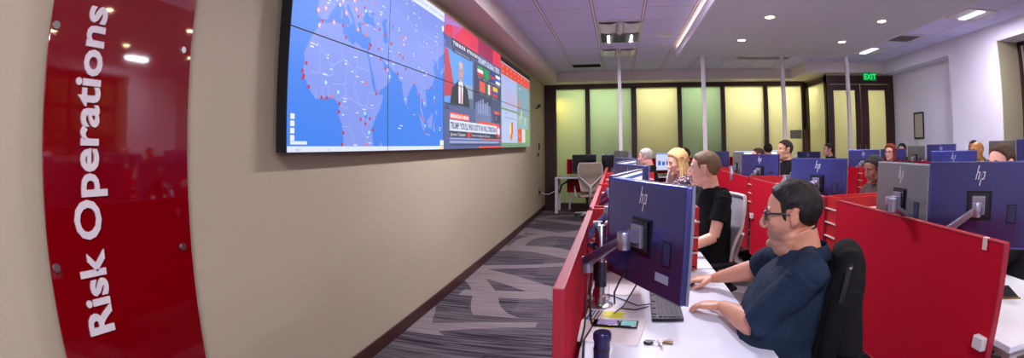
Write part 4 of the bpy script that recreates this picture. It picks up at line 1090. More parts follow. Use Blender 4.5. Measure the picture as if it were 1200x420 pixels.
sheet('desk_pad', 'pale outlined pad on the desk behind the monitor post', 'paper', .05, 2.52, .17, .22, R(0), DZ, [(-.08, .08, -.105, -.102, M['ink_brown']), (-.08, .08, .102, .105, M['ink_brown']), (-.08, -.077, -.105, .105, M['ink_brown'])])
o = thing('smartphone', 'black smartphone with a two-tone screen lying on the papers', 'phone', (.02, 1.965, DZ+.0095), R(-6))
MB().bb(-.105, .085, -.036, .036, 0, .011, M['black_gloss'], .004).build('body', o)
MB().bb(-.085, -.005, -.027, .027, .011, .0115, emis('phone_violet', '#8a70a8', .8, False)).bb(.015, .078, -.027, .027, .011, .0115, emis('phone_teal', '#7fb0b8', .9, False)).build('screen', o)
o = thing('flashlight', 'short navy cylinder standing at the near end of the desk', 'flashlight', (-.035, 1.60, DZ))
MB().lathe([(.030, 0), (.030, .015), (.028, .02), (.028, .09), (.032, .097), (.032, .118), (.028, .124), (.0, .125)], M['navy_plastic']).build('body', o)
MB().lathe([(.0295, .055), (.0295, .065)], M['black']).build('grip', o)
o = thing('key_bunch', 'bunch of keys on a ring beside the papers', 'keys', (.14, 1.79, DZ), 0)
MB().lathe([(.018, 0), (.020, .006), (.016, .010), (0, .010)], M['black'], n=18).build('fob', o)
b = MB(); ring = [(.025*math.cos(a*PI/8)+.03, .025*math.sin(a*PI/8), .004) for a in range(17)]; b.tube(ring, .0018, M['steel'], 6); b.build('ring', o)
for i, (a, m_) in enumerate(((-.3, 'brass'), (.15, 'steel'), (.6, 'steel'), (-.05, 'brass'), (-1.5, 'steel'))):
    T = Matrix.Translation((.045, 0, .002+.0022*i)) @ Matrix.Rotation(a, 4, 'Z')
    b = MB(); b.lathe([(.011, 0), (.011, .0018)], M[m_], (.008, 0, 0), 14, T); b.bb(.016, .052, -.0035, .0035, 0, .0018, M[m_], T=T)
    for q in range(4): b.bb(.026+.007*q, .029+.007*q, -.006, -.003, 0, .0018, M[m_], T=T)
    b.build('key', o)
b = MB().tube([(-.10, 2.2, .95), (-.11, 2.16, .85), (-.10, 2.05, .75), (-.085, 1.95, .737), (-.11, 1.8, .736), (-.10, 1.62, .735)], .005, M['black'], 8).tube([(-.115, 2.3, .95), (-.12, 2.1, .9), (-.115, 1.9, .76), (-.12, 1.75, .735)], .004, M['black'], 8)
tag(b.build('cable_bundle'), 'black cables hanging between the steel post and the aisle partition', 'cable')
b = MB().tube([(.10, 1.80, 1.0), (.04, 1.98, .82), (.0, 2.12, .735), (.03, 2.2, .735), (.10, 2.18, .735), (.165, 2.22, .737)], .003, M['black'], 8)
tag(b.build('monitor_cable'), 'thin dark cable looping over the desk behind the keyboard', 'cable')
# nearest desk of the middle row
o = thing('tablet', 'black tablet with a small sticker and tan edge on the desk at the right edge', 'tablet', (1.93, 1.92, DZ), R(-28))
MB().bb(-.14, .14, -.10, .10, 0, .010, M['black'], .003).build('body', o); MB().bb(-.15, .15, -.112, -.100, 0, .006, M['brass']).build('edge', o)
MB().bb(-.11, -.06, -.07, -.03, .010, .0106, M['ink_blue']).build('sticker', o)
# ------------------------------------------------------------------ people
def skin_mat(name, col, var=.06):
    m, nt, b = new_mat(name); co = coords(nt); c = lin(col)
    n = N(nt, 'ShaderNodeTexNoise', {'Vector': co, 'Scale': 28.0, 'Detail': 4.0})
    k = mix_c(nt, n.outputs[0], (c[0]*(1-var), c[1]*(1-var*1.6), c[2]*(1-var*1.6), 1), (min(1, c[0]*(1+var)), c[1]*(1+var*.6), c[2]*(1+var*.6), 1))
    k = mix_c(nt, math_n(nt, 'MULTIPLY', N(nt, 'ShaderNodeAttribute', attribute_name='stub').outputs['Fac'], .85), k, (c[0]*.52, c[1]*.55, c[2]*.60, 1))
    k = mix_c(nt, math_n(nt, 'MULTIPLY', N(nt, 'ShaderNodeAttribute', attribute_name='lip').outputs['Fac'], .75), k, (c[0]*.72, c[1]*.42, c[2]*.42, 1))
    nt.links.new(k, b.inputs['Base Color'])
    b.inputs['Roughness'].default_value = .48; b.inputs['Subsurface Weight'].default_value = .08
    b.inputs['Subsurface Radius'].default_value = (.012, .005, .003)
    return m
def cloth(name, col, var=.12, scale=30, rough=.85, bump=.35):
    return mat(name, col, rough, 0, .2, var, scale, bump, 260)
def hair_mat(name, c1, c2):
    m, nt, b = new_mat(name); co = coords(nt)
    mp = N(nt, 'ShaderNodeMapping', {'Vector': co, 'Scale': (1, 1, .25)})
    n = N(nt, 'ShaderNodeTexNoise', {'Vector': mp.outputs[0], 'Scale': 130.0, 'Detail': 3.0})
    nt.links.new(mix_c(nt, n.outputs[0], lin(c1), lin(c2)), b.inputs['Base Color'])
    bp = N(nt, 'ShaderNodeBump', {'Strength': .5, 'Distance': .004, 'Height': n.outputs[0]}); nt.links.new(bp.outputs[0], b.inputs['Normal'])
    b.inputs['Roughness'].default_value = .6; b.inputs['Specular IOR Level'].default_value = .3
    return m
S_TAN, S_FAIR, S_PINK, S_DARK, S_BRONZE, S_OLIVE = (skin_mat('skin_'+n, c) for n, c in (('tan', '#c98f74'), ('fair', '#dfae93'), ('rosy', '#e0a896'), ('deep_brown', '#7d4c3a'), ('bronze', '#c08a50'), ('olive', '#cf9c7c')))
H_BLACK, H_BROWN, H_LIGHT, H_BLOND, H_RED, H_GREY, H_DKBR = (hair_mat('hair_'+n, a, b_) for n, a, b_ in (('black', '#0c0a0b', '#221d1f'), ('brown', '#2c1a12', '#4d3322'), ('light_brown', '#54402c', '#80664a'), ('blond', '#94602c', '#f2d394'), ('red', '#4f1410', '#8c2c1e'), ('grey', '#8a8884', '#bdbbb4'), ('dark_brown', '#170f0d', '#33231c')))

def arc_pts(a, b_, c, n=5):
    return [tuple((1-t)**2*a[i]+2*t*(1-t)*b_[i]+t*t*c[i] for i in range(3)) for t in [k/(n-1) for k in range(n)]]

def head_prims(b, T, m, female=False, heavy=False, mt_ear=True):
    E = lambda c, r, rot=None: b.ell(c, r, m, T, 20, 14, rot)
    E((0, -.014, .030), (.076, .097, .087)); E((0, .018, .035), (.070, .070, .072))
    j = .94 if female else 1.0; hv = 1.10 if heavy else 1.0
    # face block from brow to chin, side radius / depth radius
    secs = [((0, .015, .045), .066, .068), ((0, .020, .010), .067*hv, .070), ((0, .022, -.025), .064*j*hv, .068), ((0, .026, -.055), .057*j*hv, .062), ((0, .032, -.082), .046*j*hv, .052), ((0, .042, -.102), .031*j, .036), ((0, .046, -.112), .018, .022)]
    b.loft(secs, m, 24, T, up=Vector((0, 1, 0)), power=2.3)
    E((0, .079, -.098), (.022*j, .016, .016)); E((0, .066, -.090), (.034*j, .020, .020))
    for s in (-1, 1):
        E((s*.041*hv, .058, -.014), (.024, .024, .022)); E((s*.030, .080, .030), (.024, .010, .009)); E((s*.012, .098, -.034), (.009, .010, .008))
        E((s*.050, .0, -.070), (.016, .042, .020))
    b.loft([((0, .084, .026), .008, .010), ((0, .094, .004), .009, .011), ((0, .107, -.020), .0105, .012), ((0, .111, -.030), .012, .011)], m, 14, T, up=Vector((0, 1, 0)))
    E((0, .104, -.031), (.0115, .013, .0105))
    E((0, .083, -.0595), (.021, .010, .0055)); E((0, .081, -.0695), (.018, .010, .0062))
    if mt_ear:
        for s in (-1, 1):
            rot = Matrix.Rotation(s*.35, 3, 'Z') @ Matrix.Rotation(-.15, 3, 'X')
            E((s*.080, -.012, .002), (.007, .019, .031), rot); E((s*.077, -.006, -.022), (.006, .009, .011))
            b.tube([(s*(.084+.0), -.018+.018*math.cos(a), .004+.027*math.sin(a)) for a in [(-1.2+k*.45) for k in range(9)]], .0045, m, 6, T)
    if heavy:
        E((0, .030, -.100), (.050, .050, .032)); E((0, .012, -.118), (.062, .058, .034)); E((0, .0, -.09), (.066, .05, .05))

def hairline(y, kind):
    """lowest z of the hair at head-local depth y (face is +y)"""
    tb = {'short': [(-.2, -.050), (-.075, -.048), (-.045, -.030), (-.028, -.012), (-.024, .026), (.010, .030), (.014, -.012), (.028, -.005), (.034, .048), (.058, .070), (.078, .092), (.12, .095)],
          'buzz': [(-.2, -.045), (-.07, -.042), (-.04, -.02), (-.024, .03), (.012, .032), (.016, .0), (.028, .01), (.036, .052), (.06, .068), (.08, .085), (.12, .09)],
          'full': [(-.2, -.11), (-.03, -.10), (.0, -.04), (.02, -.01), (.03, .03), (.05, .062), (.075, .078), (.12, .08)]}[kind]
    for (a, za), (b_, zb) in zip(tb, tb[1:]):
        if a <= y <= b_: return za+(zb-za)*(y-a)/(b_-a)
    return .09

def hand(b, m, W, d, n, s_in, curl=.5, spread=.02, sc=1.0):
    """W wrist, d pointing to the fingers, n palm normal (outwards of palm), s_in toward the thumb"""
    d = d.normalized(); n = (n-d*n.dot(d)).normalized(); s = d.cross(n); s = s if s.dot(s_in) > 0 else -s
    k = sc
    b.loft([(W-d*.02*k, .027*k, .021*k), (W+d*.012*k, .029*k, .019*k), (W+d*.04*k, .038*k, .0165*k), (W+d*.075*k, .042*k, .0155*k), (W+d*.096*k, .039*k, .012*k)], m, 18, up=-n, power=2.6)
    for i, (off, L, bx) in enumerate(((.030, .070, .092), (.0105, .079, .097), (-.0095, .073, .094), (-.029, .056, .086))):
        p = W+d*bx*k+s*off*k+(-n)*.002; a = curl*(.9+.12*i); q = [p-d*.012*k, p]
        dd = (d+s*off*spread*18).normalized()
        for f_, seg in enumerate((.44, .31, .25)):
            a_ = a*(.55, 1.25, 1.75)[f_]
            q.append(q[-1]+(dd*math.cos(a_)+n*math.sin(a_))*L*seg*k)
        b.loft([(q[0], .0098*k, .0098*k), (q[1], .0098*k, .0096*k), (q[2], .0090*k, .0088*k), (q[3], .0083*k, .0080*k), (q[4], .0066*k, .0064*k)], m, 12, up=-n)
        b.ell(q[4], (.0064*k,)*3, m, n=10, k=6)
    t0 = W+d*.022*k+s*.026*k; td = (d*.62+s*.72+n*.22).normalized(); t1 = t0+td*.040*k; t2 = t1+(d*.86+s*.32+n*.30).normalized()*.031*k; t3 = t2+(d*.95+s*.05+n*.35).normalized()*.025*k
    b.loft([(t0-td*.01, .014*k, .013*k), (t1, .0125*k, .0118*k), (t2, .0105*k, .0098*k), (t3, .0078*k, .007*k)], m, 12, up=-n); b.ell(t3, (.0076*k,)*3, m, n=10, k=6)

def ik(S, Wr, l1, l2, pole):
    v = Wr-S; D = min(v.length, (l1+l2)*.995); u = v.normalized()
    a = (l1*l1-l2*l2+D*D)/(2*D); h = math.sqrt(max(l1*l1-a*a, 1e-6)); p = pole-u*pole.dot(u)
    return S+u*a+p.normalized()*h

def person(x, y, rz, label, top=1.40, skin=S_FAIR, hair=H_BROWN, hstyle='short', shirt=None, trousers=None, shoe=None, sleeve='short', female=False, heavy=0.0,
           head_yaw=0.0, head_pitch=0.0, lean=0.06, hands=None, hands_world=None, det=0, hscale=1.0, glasses=None, stub=False, body_w=1.0, extra=None, seat=.47, bald=False):
    o = thing('person', label, 'person', (x, y, 0), rz)
    Wi = Matrix.Rotation(-rz, 4, 'Z') @ Matrix.Translation((-x, -y, 0))
    bs = body_w*(.92 if female else 1.0); hv = heavy
    vox = .0048 if det else .009
    hz = top-.118*hscale; yh = lean+.055
    nk = Vector((0, lean+.005, hz-(.132-.012*hv)*hscale)); sh_z = nk.z-.048
    Th = Matrix.Translation((0, yh, hz)) @ Matrix.Rotation(head_yaw, 4, 'Z') @ Matrix.Rotation(head_pitch, 4, 'X') @ Matrix.Scale(hscale, 4)
    # joints
    SL = {s: Vector((s*.178*bs*(1+.1*hv), lean-.005, sh_z)) for s in (-1, 1)}
    if hands_world: HW = {s: Wi @ Vector(hands_world[s][0]) for s in (-1, 1)}; HD = {s: (Wi.to_3x3() @ Vector(hands_world[s][1])) for s in (-1, 1)}
    else:
        hp = hands or ((.17, .40, .775))
        HW = {s: Vector((s*hp[0], hp[1], hp[2])) for s in (-1, 1)}; HD = {s: Vector((-s*.25, 1, -.05)) for s in (-1, 1)}
    l1, l2 = .285*(1+.03*hv), .262+.045*hv
    EL = {s: ik(SL[s], HW[s], l1, l2, Vector((s*.45, -.35, -.85)) if not hv else Vector((s*.8, .0, -.65))) for s in (-1, 1)}
    sk = 1+.16*hv
    # one continuous body surface: head, neck, trunk, arms, hands, legs
    b = MB(); head_prims(b, Th, skin, female, heavy > .5)
    nb = Th @ Vector((0, -.028, -.05)); nr = (.050 if female else .060)*(1+.22*hv)
    b.loft([(nb, nr, nr*1.02), ((nb+nk)/2+Vector((0, -.006, 0)), nr*.98, nr*1.0), (nk+Vector((0, -.012, -.02)), nr*1.15, nr*1.05), (nk+Vector((0, -.02, -.07)), nr*1.5, nr*1.1)], skin, 20, up=Vector((0, 1, 0)))
    def trunk(g, m, bb, z0=.50):
        H = sh_z
        secs = []
        for t, w_, d_, yo in ((0, .165, .125, -.02), (.15, .172, .135, -.015), (.38, .158, .120+.05*hv, .010+.05*hv), (.62, .162, .118+.035*hv, .010+.04*hv), (.84, .172, .108+.01*hv, .0+.01*hv), (.95, .158, .088, -.005), (1.03, .105, .068, -.010), (1.09, .060, .056, -.012)):
            fem = (1.02 if t < .2 else (.9 if t < .5 else .92)) if female else 1.0
            secs.append(((0, yo+lean*min(1, t)*1.0, z0+(H-z0)*t), (w_*bs*fem*(1+.22*hv*(1 if t < .8 else .5))+g), d_*(1+.10*hv)+g))
        bb.loft(secs, m, 28, up=Vector((0, 1, 0)), power=2.35)
        if female:
            for s in (-1, 1): bb.ell((s*.07, lean*.8+.085, z0+(H-z0)*.70), (.062+g, .058+g, .062+g), m)
        for s in (-1, 1):
            bb.ell(SL[s]+Vector((-s*.016, 0, -.012)), (.052*sk+g, .056*sk+g, .050+g), m)
            bb.loft([(nk+Vector((s*.03, -.02, -.015)), .030+g, .030+g), (nk+Vector((s*.09, -.018, -.040)), .036+g, .038+g), (SL[s]+Vector((-s*.01, 0, .012)), .045+g, .042+g)], m, 14)
    trunk(0, skin, b)
    for s in (-1, 1):
        up = Vector((0, 0, 1)); S_, E_, W_ = SL[s], EL[s], HW[s]; fs = .9 if female else 1.0
        b.loft([(S_, .052*sk*fs, .054*sk*fs), (S_.lerp(E_, .35), .048*sk*fs, .050*sk*fs), (S_.lerp(E_, .8), .040*sk*fs, .042*sk*fs), (E_, .038*sk*fs, .039*sk*fs)], skin, 18)
        fs *= 1+.14*hv; b.loft([(E_+(E_-W_).normalized()*.012, .034*sk*fs, .036*sk*fs), (E_.lerp(W_, .12), .041*sk*fs, .041*sk*fs), (E_.lerp(W_, .35), .040*sk*fs, .038*sk*fs), (E_.lerp(W_, .7), .031*sk*fs, .028*sk*fs), (W_, .027*fs*(1+.08*hv), .021*fs*(1+.08*hv))], skin, 18)
        hand(b, skin, W_, HD[s], Vector((0, 0, -1)), Vector((-s, .2, 0)), curl=.42, sc=.92 if female else 1.0+.06*hv)
    kn = {s: Vector((s*.13, .46, seat+.055)) for s in (-1, 1)}; an = {s: Vector((s*.13, .44, .10)) for s in (-1, 1)}
    def legs(g, m, bb, cut=0.0):
        for s in (-1, 1):
            bb.loft([((s*.085, -.05, seat+.085), .09+g, .082+g), ((s*.10, .12, seat+.080), .086+g, .076+g), ((s*.125, .34, seat+.065), .070+g, .064+g), (kn[s], .060+g, .060+g)], m, 18)
            bb.loft([(kn[s]+Vector((0, .005, .01)), .058+g, .058+g), (kn[s].lerp(an[s], .3)+Vector((0, -.015, 0)), .056+g, .058+g), (kn[s].lerp(an[s], .75), .042+g, .044+g), (an[s]+Vector((0, 0, cut)), .040+g*2, .044+g*2)], m, 18, up=Vector((0, 1, 0)))
    legs(-.008, skin, b)
    for s in (-1, 1): b.loft([(an[s], .035, .035), (an[s]+Vector((0, .01, -.05)), .034, .045)], skin, 12, up=Vector((0, 1, 0)))
    me = remesh(b, vox, 3 if det else 2, .45)
    # sockets, stubble and lip colour are regions of the one surface
    Ti = Th.inverted(); me.materials.append(skin)
    hv_idx = {}; cos = [v.co.copy() for v in me.vertices]; fwd = (Th.to_3x3() @ Vector((0, 1, 0))).normalized()
    for vi, co_ in enumerate(cos):
        p = Ti @ co_
        if p.z > -.20 and abs(p.x) < .12 and abs(p.y) < .14:
            hv_idx[vi] = p
            for s in (-1, 1):
                q = Vector((p.x-s*.031, (p.y-.082)*.7, p.z-.012)); r2 = q.length_squared
                if r2 < .0016:
                    co_ -= fwd*(.0125*hscale*math.exp(-r2/.00022))
            # mouth line, philtrum and chin crease pressed in; folds beside the nose
            if p.y > .05:
                k_ = math.exp(-((p.z+.0645)/.0028)**2)*math.exp(-(p.x/.021)**4)*.0045 + math.exp(-((p.z+.082)/.006)**2)*math.exp(-(p.x/.02)**2)*.004
                for s in (-1, 1): k_ += .0022*math.exp(-((p.x-s*(.024+.30*(-.035-p.z)))/.0035)**2)*math.exp(-((p.z+.045)/.018)**2)
                co_ -= fwd*(k_*hscale)
    me.vertices.foreach_set('co', [c for v in cos for c in v])
    sm01 = lambda a, b_, v: max(0, min(1, (v-a)/(b_-a)))
    la, sa_ = [0.0]*len(cos), [0.0]*len(cos)
    for i, p in hv_idx.items():
        la[i] = sm01(.025, .019, abs(p.x)+.0)*sm01(-.079, -.0745, p.z)*sm01(-.0515, -.0555, p.z)*sm01(.070, .082, p.y)
        if stub: sa_[i] = sm01(-.030, -.052, p.z)*sm01(-.15, -.12, p.z)*sm01(-.005, .035, p.y)*(1-la[i])
    for nm_, dat in (('lip', la), ('stub', sa_)):
        at_ = me.attributes.new(nm_, 'FLOAT', 'POINT'); at_.data.foreach_set('value', dat)
    me.update(); link('body', me, o)
    # eyes and brows
    T3 = Th
    for s in (-1, 1):
        b = MB()
        b.ell((s*.031, .0665, .012), (.0125, .0125, .0115), M['eye_white'], T3, 14, 10); b.ell((s*.031, .0755, .0115), (.0056, .0045, .0056), M['iris'], T3, 12, 8)
        b.build('eye', o)
        b = MB(); b.ell((s*.031, .0672, .0205), (.0155, .0135, .0085), skin, T3, 16, 10); b.ell((s*.031, .0665, .0015), (.0145, .0125, .0062), skin, T3, 16, 10); b.build('eyelid', o)
    for s in (-1, 1):
        b = MB(); b.loft([((s*.014, .088, .028), .0020, .003), ((s*.031, .0895, .034), .0026, .0042), ((s*.049, .079, .030), .0018, .0024)], hair if hair is not H_GREY else H_GREY, 8, T3)
        b.build('eyebrow', o)
    # hair grown from the scalp region of the body surface
    if not bald:
        kind = {'short': 'short', 'buzz': 'buzz', 'pulled': 'short'}.get(hstyle, 'full')
        th = {'short': .010, 'buzz': .006, 'pulled': .010, 'long': .018, 'bob': .020, 'wavy': .022}[hstyle]
        V = {}; hb = MB()
        def grow(i):
            p = hv_idx[i]; lo = hairline(p.y, kind); d = p.z-lo
            sp = max(abs(p.x)-.0, 0)
            t = th*min(1, max(0, d/.022))*(1+.35*noise.noise(Vector((p.x*60, p.y*60, p.z*40))))*(1+.25*max(0, p.z/.1))
            c = Vector((0, -.01, .02)); n_ = (Vector((p.x, p.y, p.z))-c).normalized()
            return Th @ (p+n_*(t+.0012))
        F = []
        for f in me.polygons:
            ps = [hv_idx.get(i) for i in f.vertices]
            if any(p is None for p in ps): continue
            if all(p.z > hairline(p.y, kind) and (abs(p.x) < .0785 or p.z > .04 or p.y < -.04) for p in ps):
                F.append([V.setdefault(i, len(V)) for i in f.vertices])
        if F:
            hm = bpy.data.meshes.new('hair'); hm.from_pydata([tuple(grow(i)) for i in V], [], F); hm.materials.append(hair); hm.shade_smooth()
            hob = link('hair', hm, o); sm = hob.modifiers.new('s', 'SMOOTH'); sm.iterations = 3; sm.factor = .5
            sd = hob.modifiers.new('t', 'SOLIDIFY'); sd.thickness = .008; sd.offset = -1
        if hstyle in ('long', 'bob', 'wavy'):
            L = {'long': -.21, 'bob': -.13, 'wavy': -.10}[hstyle]; w = 1.0
            b = MB(); rr2 = random.Random(5)
            for k in range(34):
                a = PI*(-.10+1.20*k/33); ca, sa = math.cos(a), -math.sin(a)
                x0, y0 = .074*ca, .082*sa-.006
                j = rr2.uniform(-.012, .012); e = L+rr2.uniform(-.02, .02)
                if ca*ca > .8 and hstyle == 'wavy': e = -.03
                wv = .006*math.sin(k*2.4); b.loft([((x0*.76, y0*.76, .088), .010, .012), ((x0*1.06, y0*1.06, .03), .010, .012), ((x0*1.13+j*.5, y0*1.13+wv, -.05), .010, .012), ((x0*1.10+j*1.4, y0*1.16+wv+(.02 if hstyle != 'wavy' else 0)*abs(ca), (L-.05)/2*1.25), .009, .012), ((x0*1.02+j*2, y0*1.12+.01, e), .004, .005)], hair, 8, Th, up=Vector((ca, sa, .01)))
            hm = remesh(b, .0055, 1, .3); hm.materials.append(hair); link('hair', hm, o)
        if hstyle == 'pulled':
            b = MB(); b.ell((0, -.112, .018), (.036, .034, .036), hair, Th, 18, 12); b.ell((0, -.125, -.005), (.026, .024, .030), hair, Th); b.build('hair_bun', o)
    if glasses:
        b = MB(); gm = M['black'] if glasses == 'black' else M['arm_dark']
        for s in (-1, 1):
            pts = [(s*.033+.0235*math.copysign(abs(math.cos(a))**.6, math.cos(a)), .096-.10*abs(math.cos(a))**1*.02-(.012 if math.cos(a)*s > .5 else 0)*.6, .009+.0155*math.copysign(abs(math.sin(a))**.6, math.sin(a))) for a in [k*PI/10 for k in range(21)]]
            b.tube(pts, [.0022]*21, gm, 6, Th, up=Vector((0, 1, 0)))
            b.tube([(s*.0575, .088, .018), (s*.072, .070, .019), (s*.080, .02, .016), (s*.082, -.008, .012), (s*.078, -.022, -.004)], [.0032, .0036, .0034, .003, .002], gm, 8, Th)
        b.tube([(-.010, .099, .014), (0, .103, .017), (.010, .099, .014)], .002, gm, 6, Th)
        g = b.build('glasses', o)
        for s in (-1, 1): MB().ell((s*.033, .0955, .009), (.021, .0008, .0135), M['glass'], Th, 16, 8).build('lens', g)
    # shirt
    b = MB(); g = .014+.006*hv; trunk(g, shirt, b, .50)
    fl = {'short': .90 if not hv else .97, 'tee': .62, 'long': 1.0}[sleeve]
    for s in (-1, 1):
        S_, E_, W_ = SL[s], EL[s], HW[s]
        wd_ = 1.16 if sleeve == 'short' else 1.10
        if sleeve == 'long':
            b.loft([(S_, .060*sk, .062*sk), (S_.lerp(E_, .5), .053*sk, .055*sk), (E_, .048*sk, .050*sk), (E_.lerp(W_, .5), .044*sk, .043*sk), (W_-(W_-E_).normalized()*.015, .034*sk, .030*sk)], shirt, 20)
        else:
            b.loft([(S_+Vector((0, 0, -.004)), .062*sk, .064*sk), (S_.lerp(E_, fl*.4), .057*sk*wd_*.95, .059*sk*wd_*.95), (S_.lerp(E_, fl*.8), .058*sk*wd_, .058*sk*wd_), (S_.lerp(E_, fl), .060*sk*wd_, .058*sk*wd_)], shirt, 20)
    me2 = remesh(b, vox*1.1, 2, .45); me2.materials.append(shirt)
    cos = [v.co.copy() for v in me2.vertices]; nos = [v.normal.copy() for v in me2.vertices]
    for p, n3 in zip(cos, nos):      # folds
        f1 = noise.noise(Vector((p.x*9, p.y*9, p.z*13+x))); f2 = noise.noise(Vector((p.x*24, p.y*24, p.z*9+3)))
        if nk.z-p.z > .05: p += n3*(.0065*f1+.003*f2)*(1.6 if hv else 1)
    me2.vertices.foreach_set('co', [c for v in cos for c in v]); me2.update(); link('shirt', me2, o)
    # collar
    if sleeve != 'tee' and not female:
        b = MB(); N_ = 14
        rr_ = nr*1.22+.006
        inner = []; outer = []
        for k in range(N_+1):
            a = R(118) + R(304)*k/N_; ca, sa = math.cos(a), math.sin(a)
            open_ = abs(k-N_/2)/(N_/2)
            inner.append(nk+Vector((rr_*ca, rr_*sa-.014, .022-.020*open_**2)))
            outer.append(nk+Vector(((rr_+.028+.012*open_**4)*ca, (rr_+.026+.018*open_**4)*sa-.014, -.028-.030*open_**3)))
        V = inner+outer; V2 = [v+Vector((0, 0, -.005)) for v in V]
        F = [(k, k+1, k+N_+2, k+N_+1) for k in range(N_)]; n_ = len(V)
        F2 = [(a_+n_, d_+n_, c_+n_, b2+n_) for a_, b2, c_, d_ in F]
        side = [(k, k+n_, k+1+n_, k+1) for k in range(N_)]+[(k+N_+1, k+N_+2, k+N_+2+n_, k+N_+1+n_) for k in range(N_)]+[(0, N_+1, N_+1+n_, n_), (N_, N_+n_, 2*N_+1+n_, 2*N_+1)]
        b.add(V+V2, F+F2+side, shirt); b.build('collar', o)
    # trousers and shoes
    b = MB(); tm = trousers or TR_DARK; legs(.012, tm, b, -.01); b.ell((0, -.04, seat+.085), (.172*bs*(1+.2*hv), .13*(1+.1*hv), .085), tm)
    me3 = remesh(b, .013, 2, .45); me3.materials.append(tm); link('trousers', me3, o)
    sh = MB(); sm_ = shoe or M['chair_dark']
    for s in (-1, 1):
        q = MB(); a_ = an[s]
        q.loft([((a_.x, a_.y-.075, .034), .032, .032), ((a_.x, a_.y-.02, .045), .040, .044), ((a_.x, a_.y+.07, .036), .042, .034), ((a_.x*1.03, a_.y+.15, .028), .044, .026), ((a_.x*1.03, a_.y+.20, .020), .026, .017)], sm_, 16, power=2.4)
        q.build('shoe', o)
    if extra: extra(o, Th)
    return o
TR_DARK = cloth('dark_trousers', '#22242e'); TR_KHAKI = cloth('khaki_trousers', '#8a6a48')
C_NAVY = cloth('navy_shirt_cloth', '#1b2a40', .25, 14); C_BLACK = cloth('black_polo_cloth', '#0c0d11', .2, 20); C_BROWN = cloth('brown_jacket_cloth', '#4a3b3a', .2, 14)
C_GREY = cloth('grey_shirt_cloth', '#3c3f48'); C_WINE = cloth('wine_top_cloth', '#5a1420'); C_PLAID = cloth('teal_grey_cloth', '#3f4d50')
def floral():
    m, nt, b = new_mat('patterned_blouse_cloth'); co = coords(nt)
    v = N(nt, 'ShaderNodeTexVoronoi', {'Vector': co, 'Scale': 38.0})
    nt.links.new(mix_c(nt, math_n(nt, 'GREATER_THAN', v.outputs['Distance'], .42), lin('#c59a92'), lin('#2a2238')), b.inputs['Base Color']); b.inputs['Roughness'].default_value = .8
    return m
C_FLORAL = floral()

# the man in glasses
def man_extra(o, Th):
    b = MB()
    b.loft([((-.016, .245, .62), .004, .020), ((-.012, .262, .75), .004, .020), ((-.008, .215, .93), .004, .018)], C_NAVY, 8, up=Vector((1, 0, 0)))
    b.build('placket', o)
person(.765, 1.86, R(75), 'heavy-set man in glasses and navy short-sleeved shirt, typing at the nearest desk', 1.337, S_TAN, H_BLACK, 'short', C_NAVY, TR_DARK, None, 'short', heavy=1.0, head_yaw=R(-5), head_pitch=R(-3), lean=.005,
       hands_world={-1: ((.485, 2.06, .785), (-.80, .62, -.10)), 1: ((.53, 2.52, .785), (-1, .25, -.12))}, det=1, hscale=1.10, glasses='black', stub=True, body_w=1.08)
chair(.68, 1.885, R(70), 'dark', 'dark chair of the man in glasses, hidden under a black jacket').scale = (1, 1, .93)
def jacket():
    o = thing('jacket', 'black jacket draped over the back of the chair behind the man in glasses', 'jacket', (.68, 1.885, -.075), R(70))
    b = MB()
    b.loft([((-.225, -.29, .52), .05, .09), ((-.235, -.28, .80), .05, .075), ((-.20, -.27, 1.02), .05, .06), ((-.10, -.275, 1.125), .05, .06), ((0, -.27, 1.14), .05, .055), ((.10, -.275, 1.125), .05, .06), ((.20, -.27, 1.02), .05, .06), ((.235, -.28, .80), .05, .075), ((.225, -.29, .52), .05, .09)], C_BLACK, 14, up=Vector((0, 1, 0)))
    b.loft([((0, -.27, 1.12), .16, .055), ((0, -.245, 1.0), .262, .075), ((0, -.235, .8), .288, .085), ((0, -.24, .58), .275, .08), ((0, -.26, .42), .24, .06)], C_BLACK, 24, up=Vector((0, 1, 0)), power=3)
    me = remesh(b, .010, 2, .5); me.materials.append(C_BLACK)
    cos = [v.co.copy() for v in me.vertices]; nos = [v.normal.copy() for v in me.vertices]
    for p, n3 in zip(cos, nos):
        p += n3*(.012*noise.noise(Vector((p.x*16, p.y*4, p.z*5)))+.006*noise.noise(Vector((p.x*34, p.y*8, p.z*9))))
    me.vertices.foreach_set('co', [c for v in cos for c in v]); me.update(); link('jacket_shell', me, o)
    b = MB()
    b.loft([((-.22, -.27, .98), .05, .045), ((-.255, -.28, .82), .05, .045), ((-.26, -.28, .62), .045, .04), ((-.255, -.29, .46), .042, .035)], C_BLACK, 14)
    b.build('sleeve', o)
    b = MB(); b.loft([((.24, -.29, .98), .055, .05), ((.285, -.29, .82), .05, .045), ((.29, -.29, .62), .045, .04), ((.275, -.30, .46), .042, .035)], C_BLACK, 14)
    b.build('sleeve', o)
    return o
jacket()
# row A
person(.72, 3.52, R(108), 'young man with cropped light-brown hair in a black polo shirt, second along the aisle', 1.435, S_FAIR, H_LIGHT, 'buzz', C_BLACK, TR_KHAKI, None, 'tee', head_yaw=R(-38), lean=.03, hands=(.15, .36, .775), det=1, hscale=1.06)
chair(0.60, 3.49, R(108), 'grey', 'white-framed mesh chair of the young man in black polo')
person(.70, 4.98, R(92), 'blonde woman in a dark patterned blouse looking down at her desk', 1.425, S_FAIR, H_BLOND, 'long', C_FLORAL, TR_DARK, None, 'long', female=True, head_yaw=R(16), head_pitch=R(-14), lean=.02, hands=(.15, .36, .775), hscale=1.03)
chair(0.68, 4.95, R(92), 'grey', 'mesh chair of the blonde woman')
person(.50, 7.05, R(75), 'grey-haired man in a black top, behind the aisle monitors', 1.42, S_PINK, H_GREY, 'short', C_BLACK, TR_DARK, None, 'long', lean=.02, head_pitch=R(-6), hands=(.15, .34, .775))
chair(0.54, 7.0, R(75), 'grey', 'mesh chair of the grey-haired man')
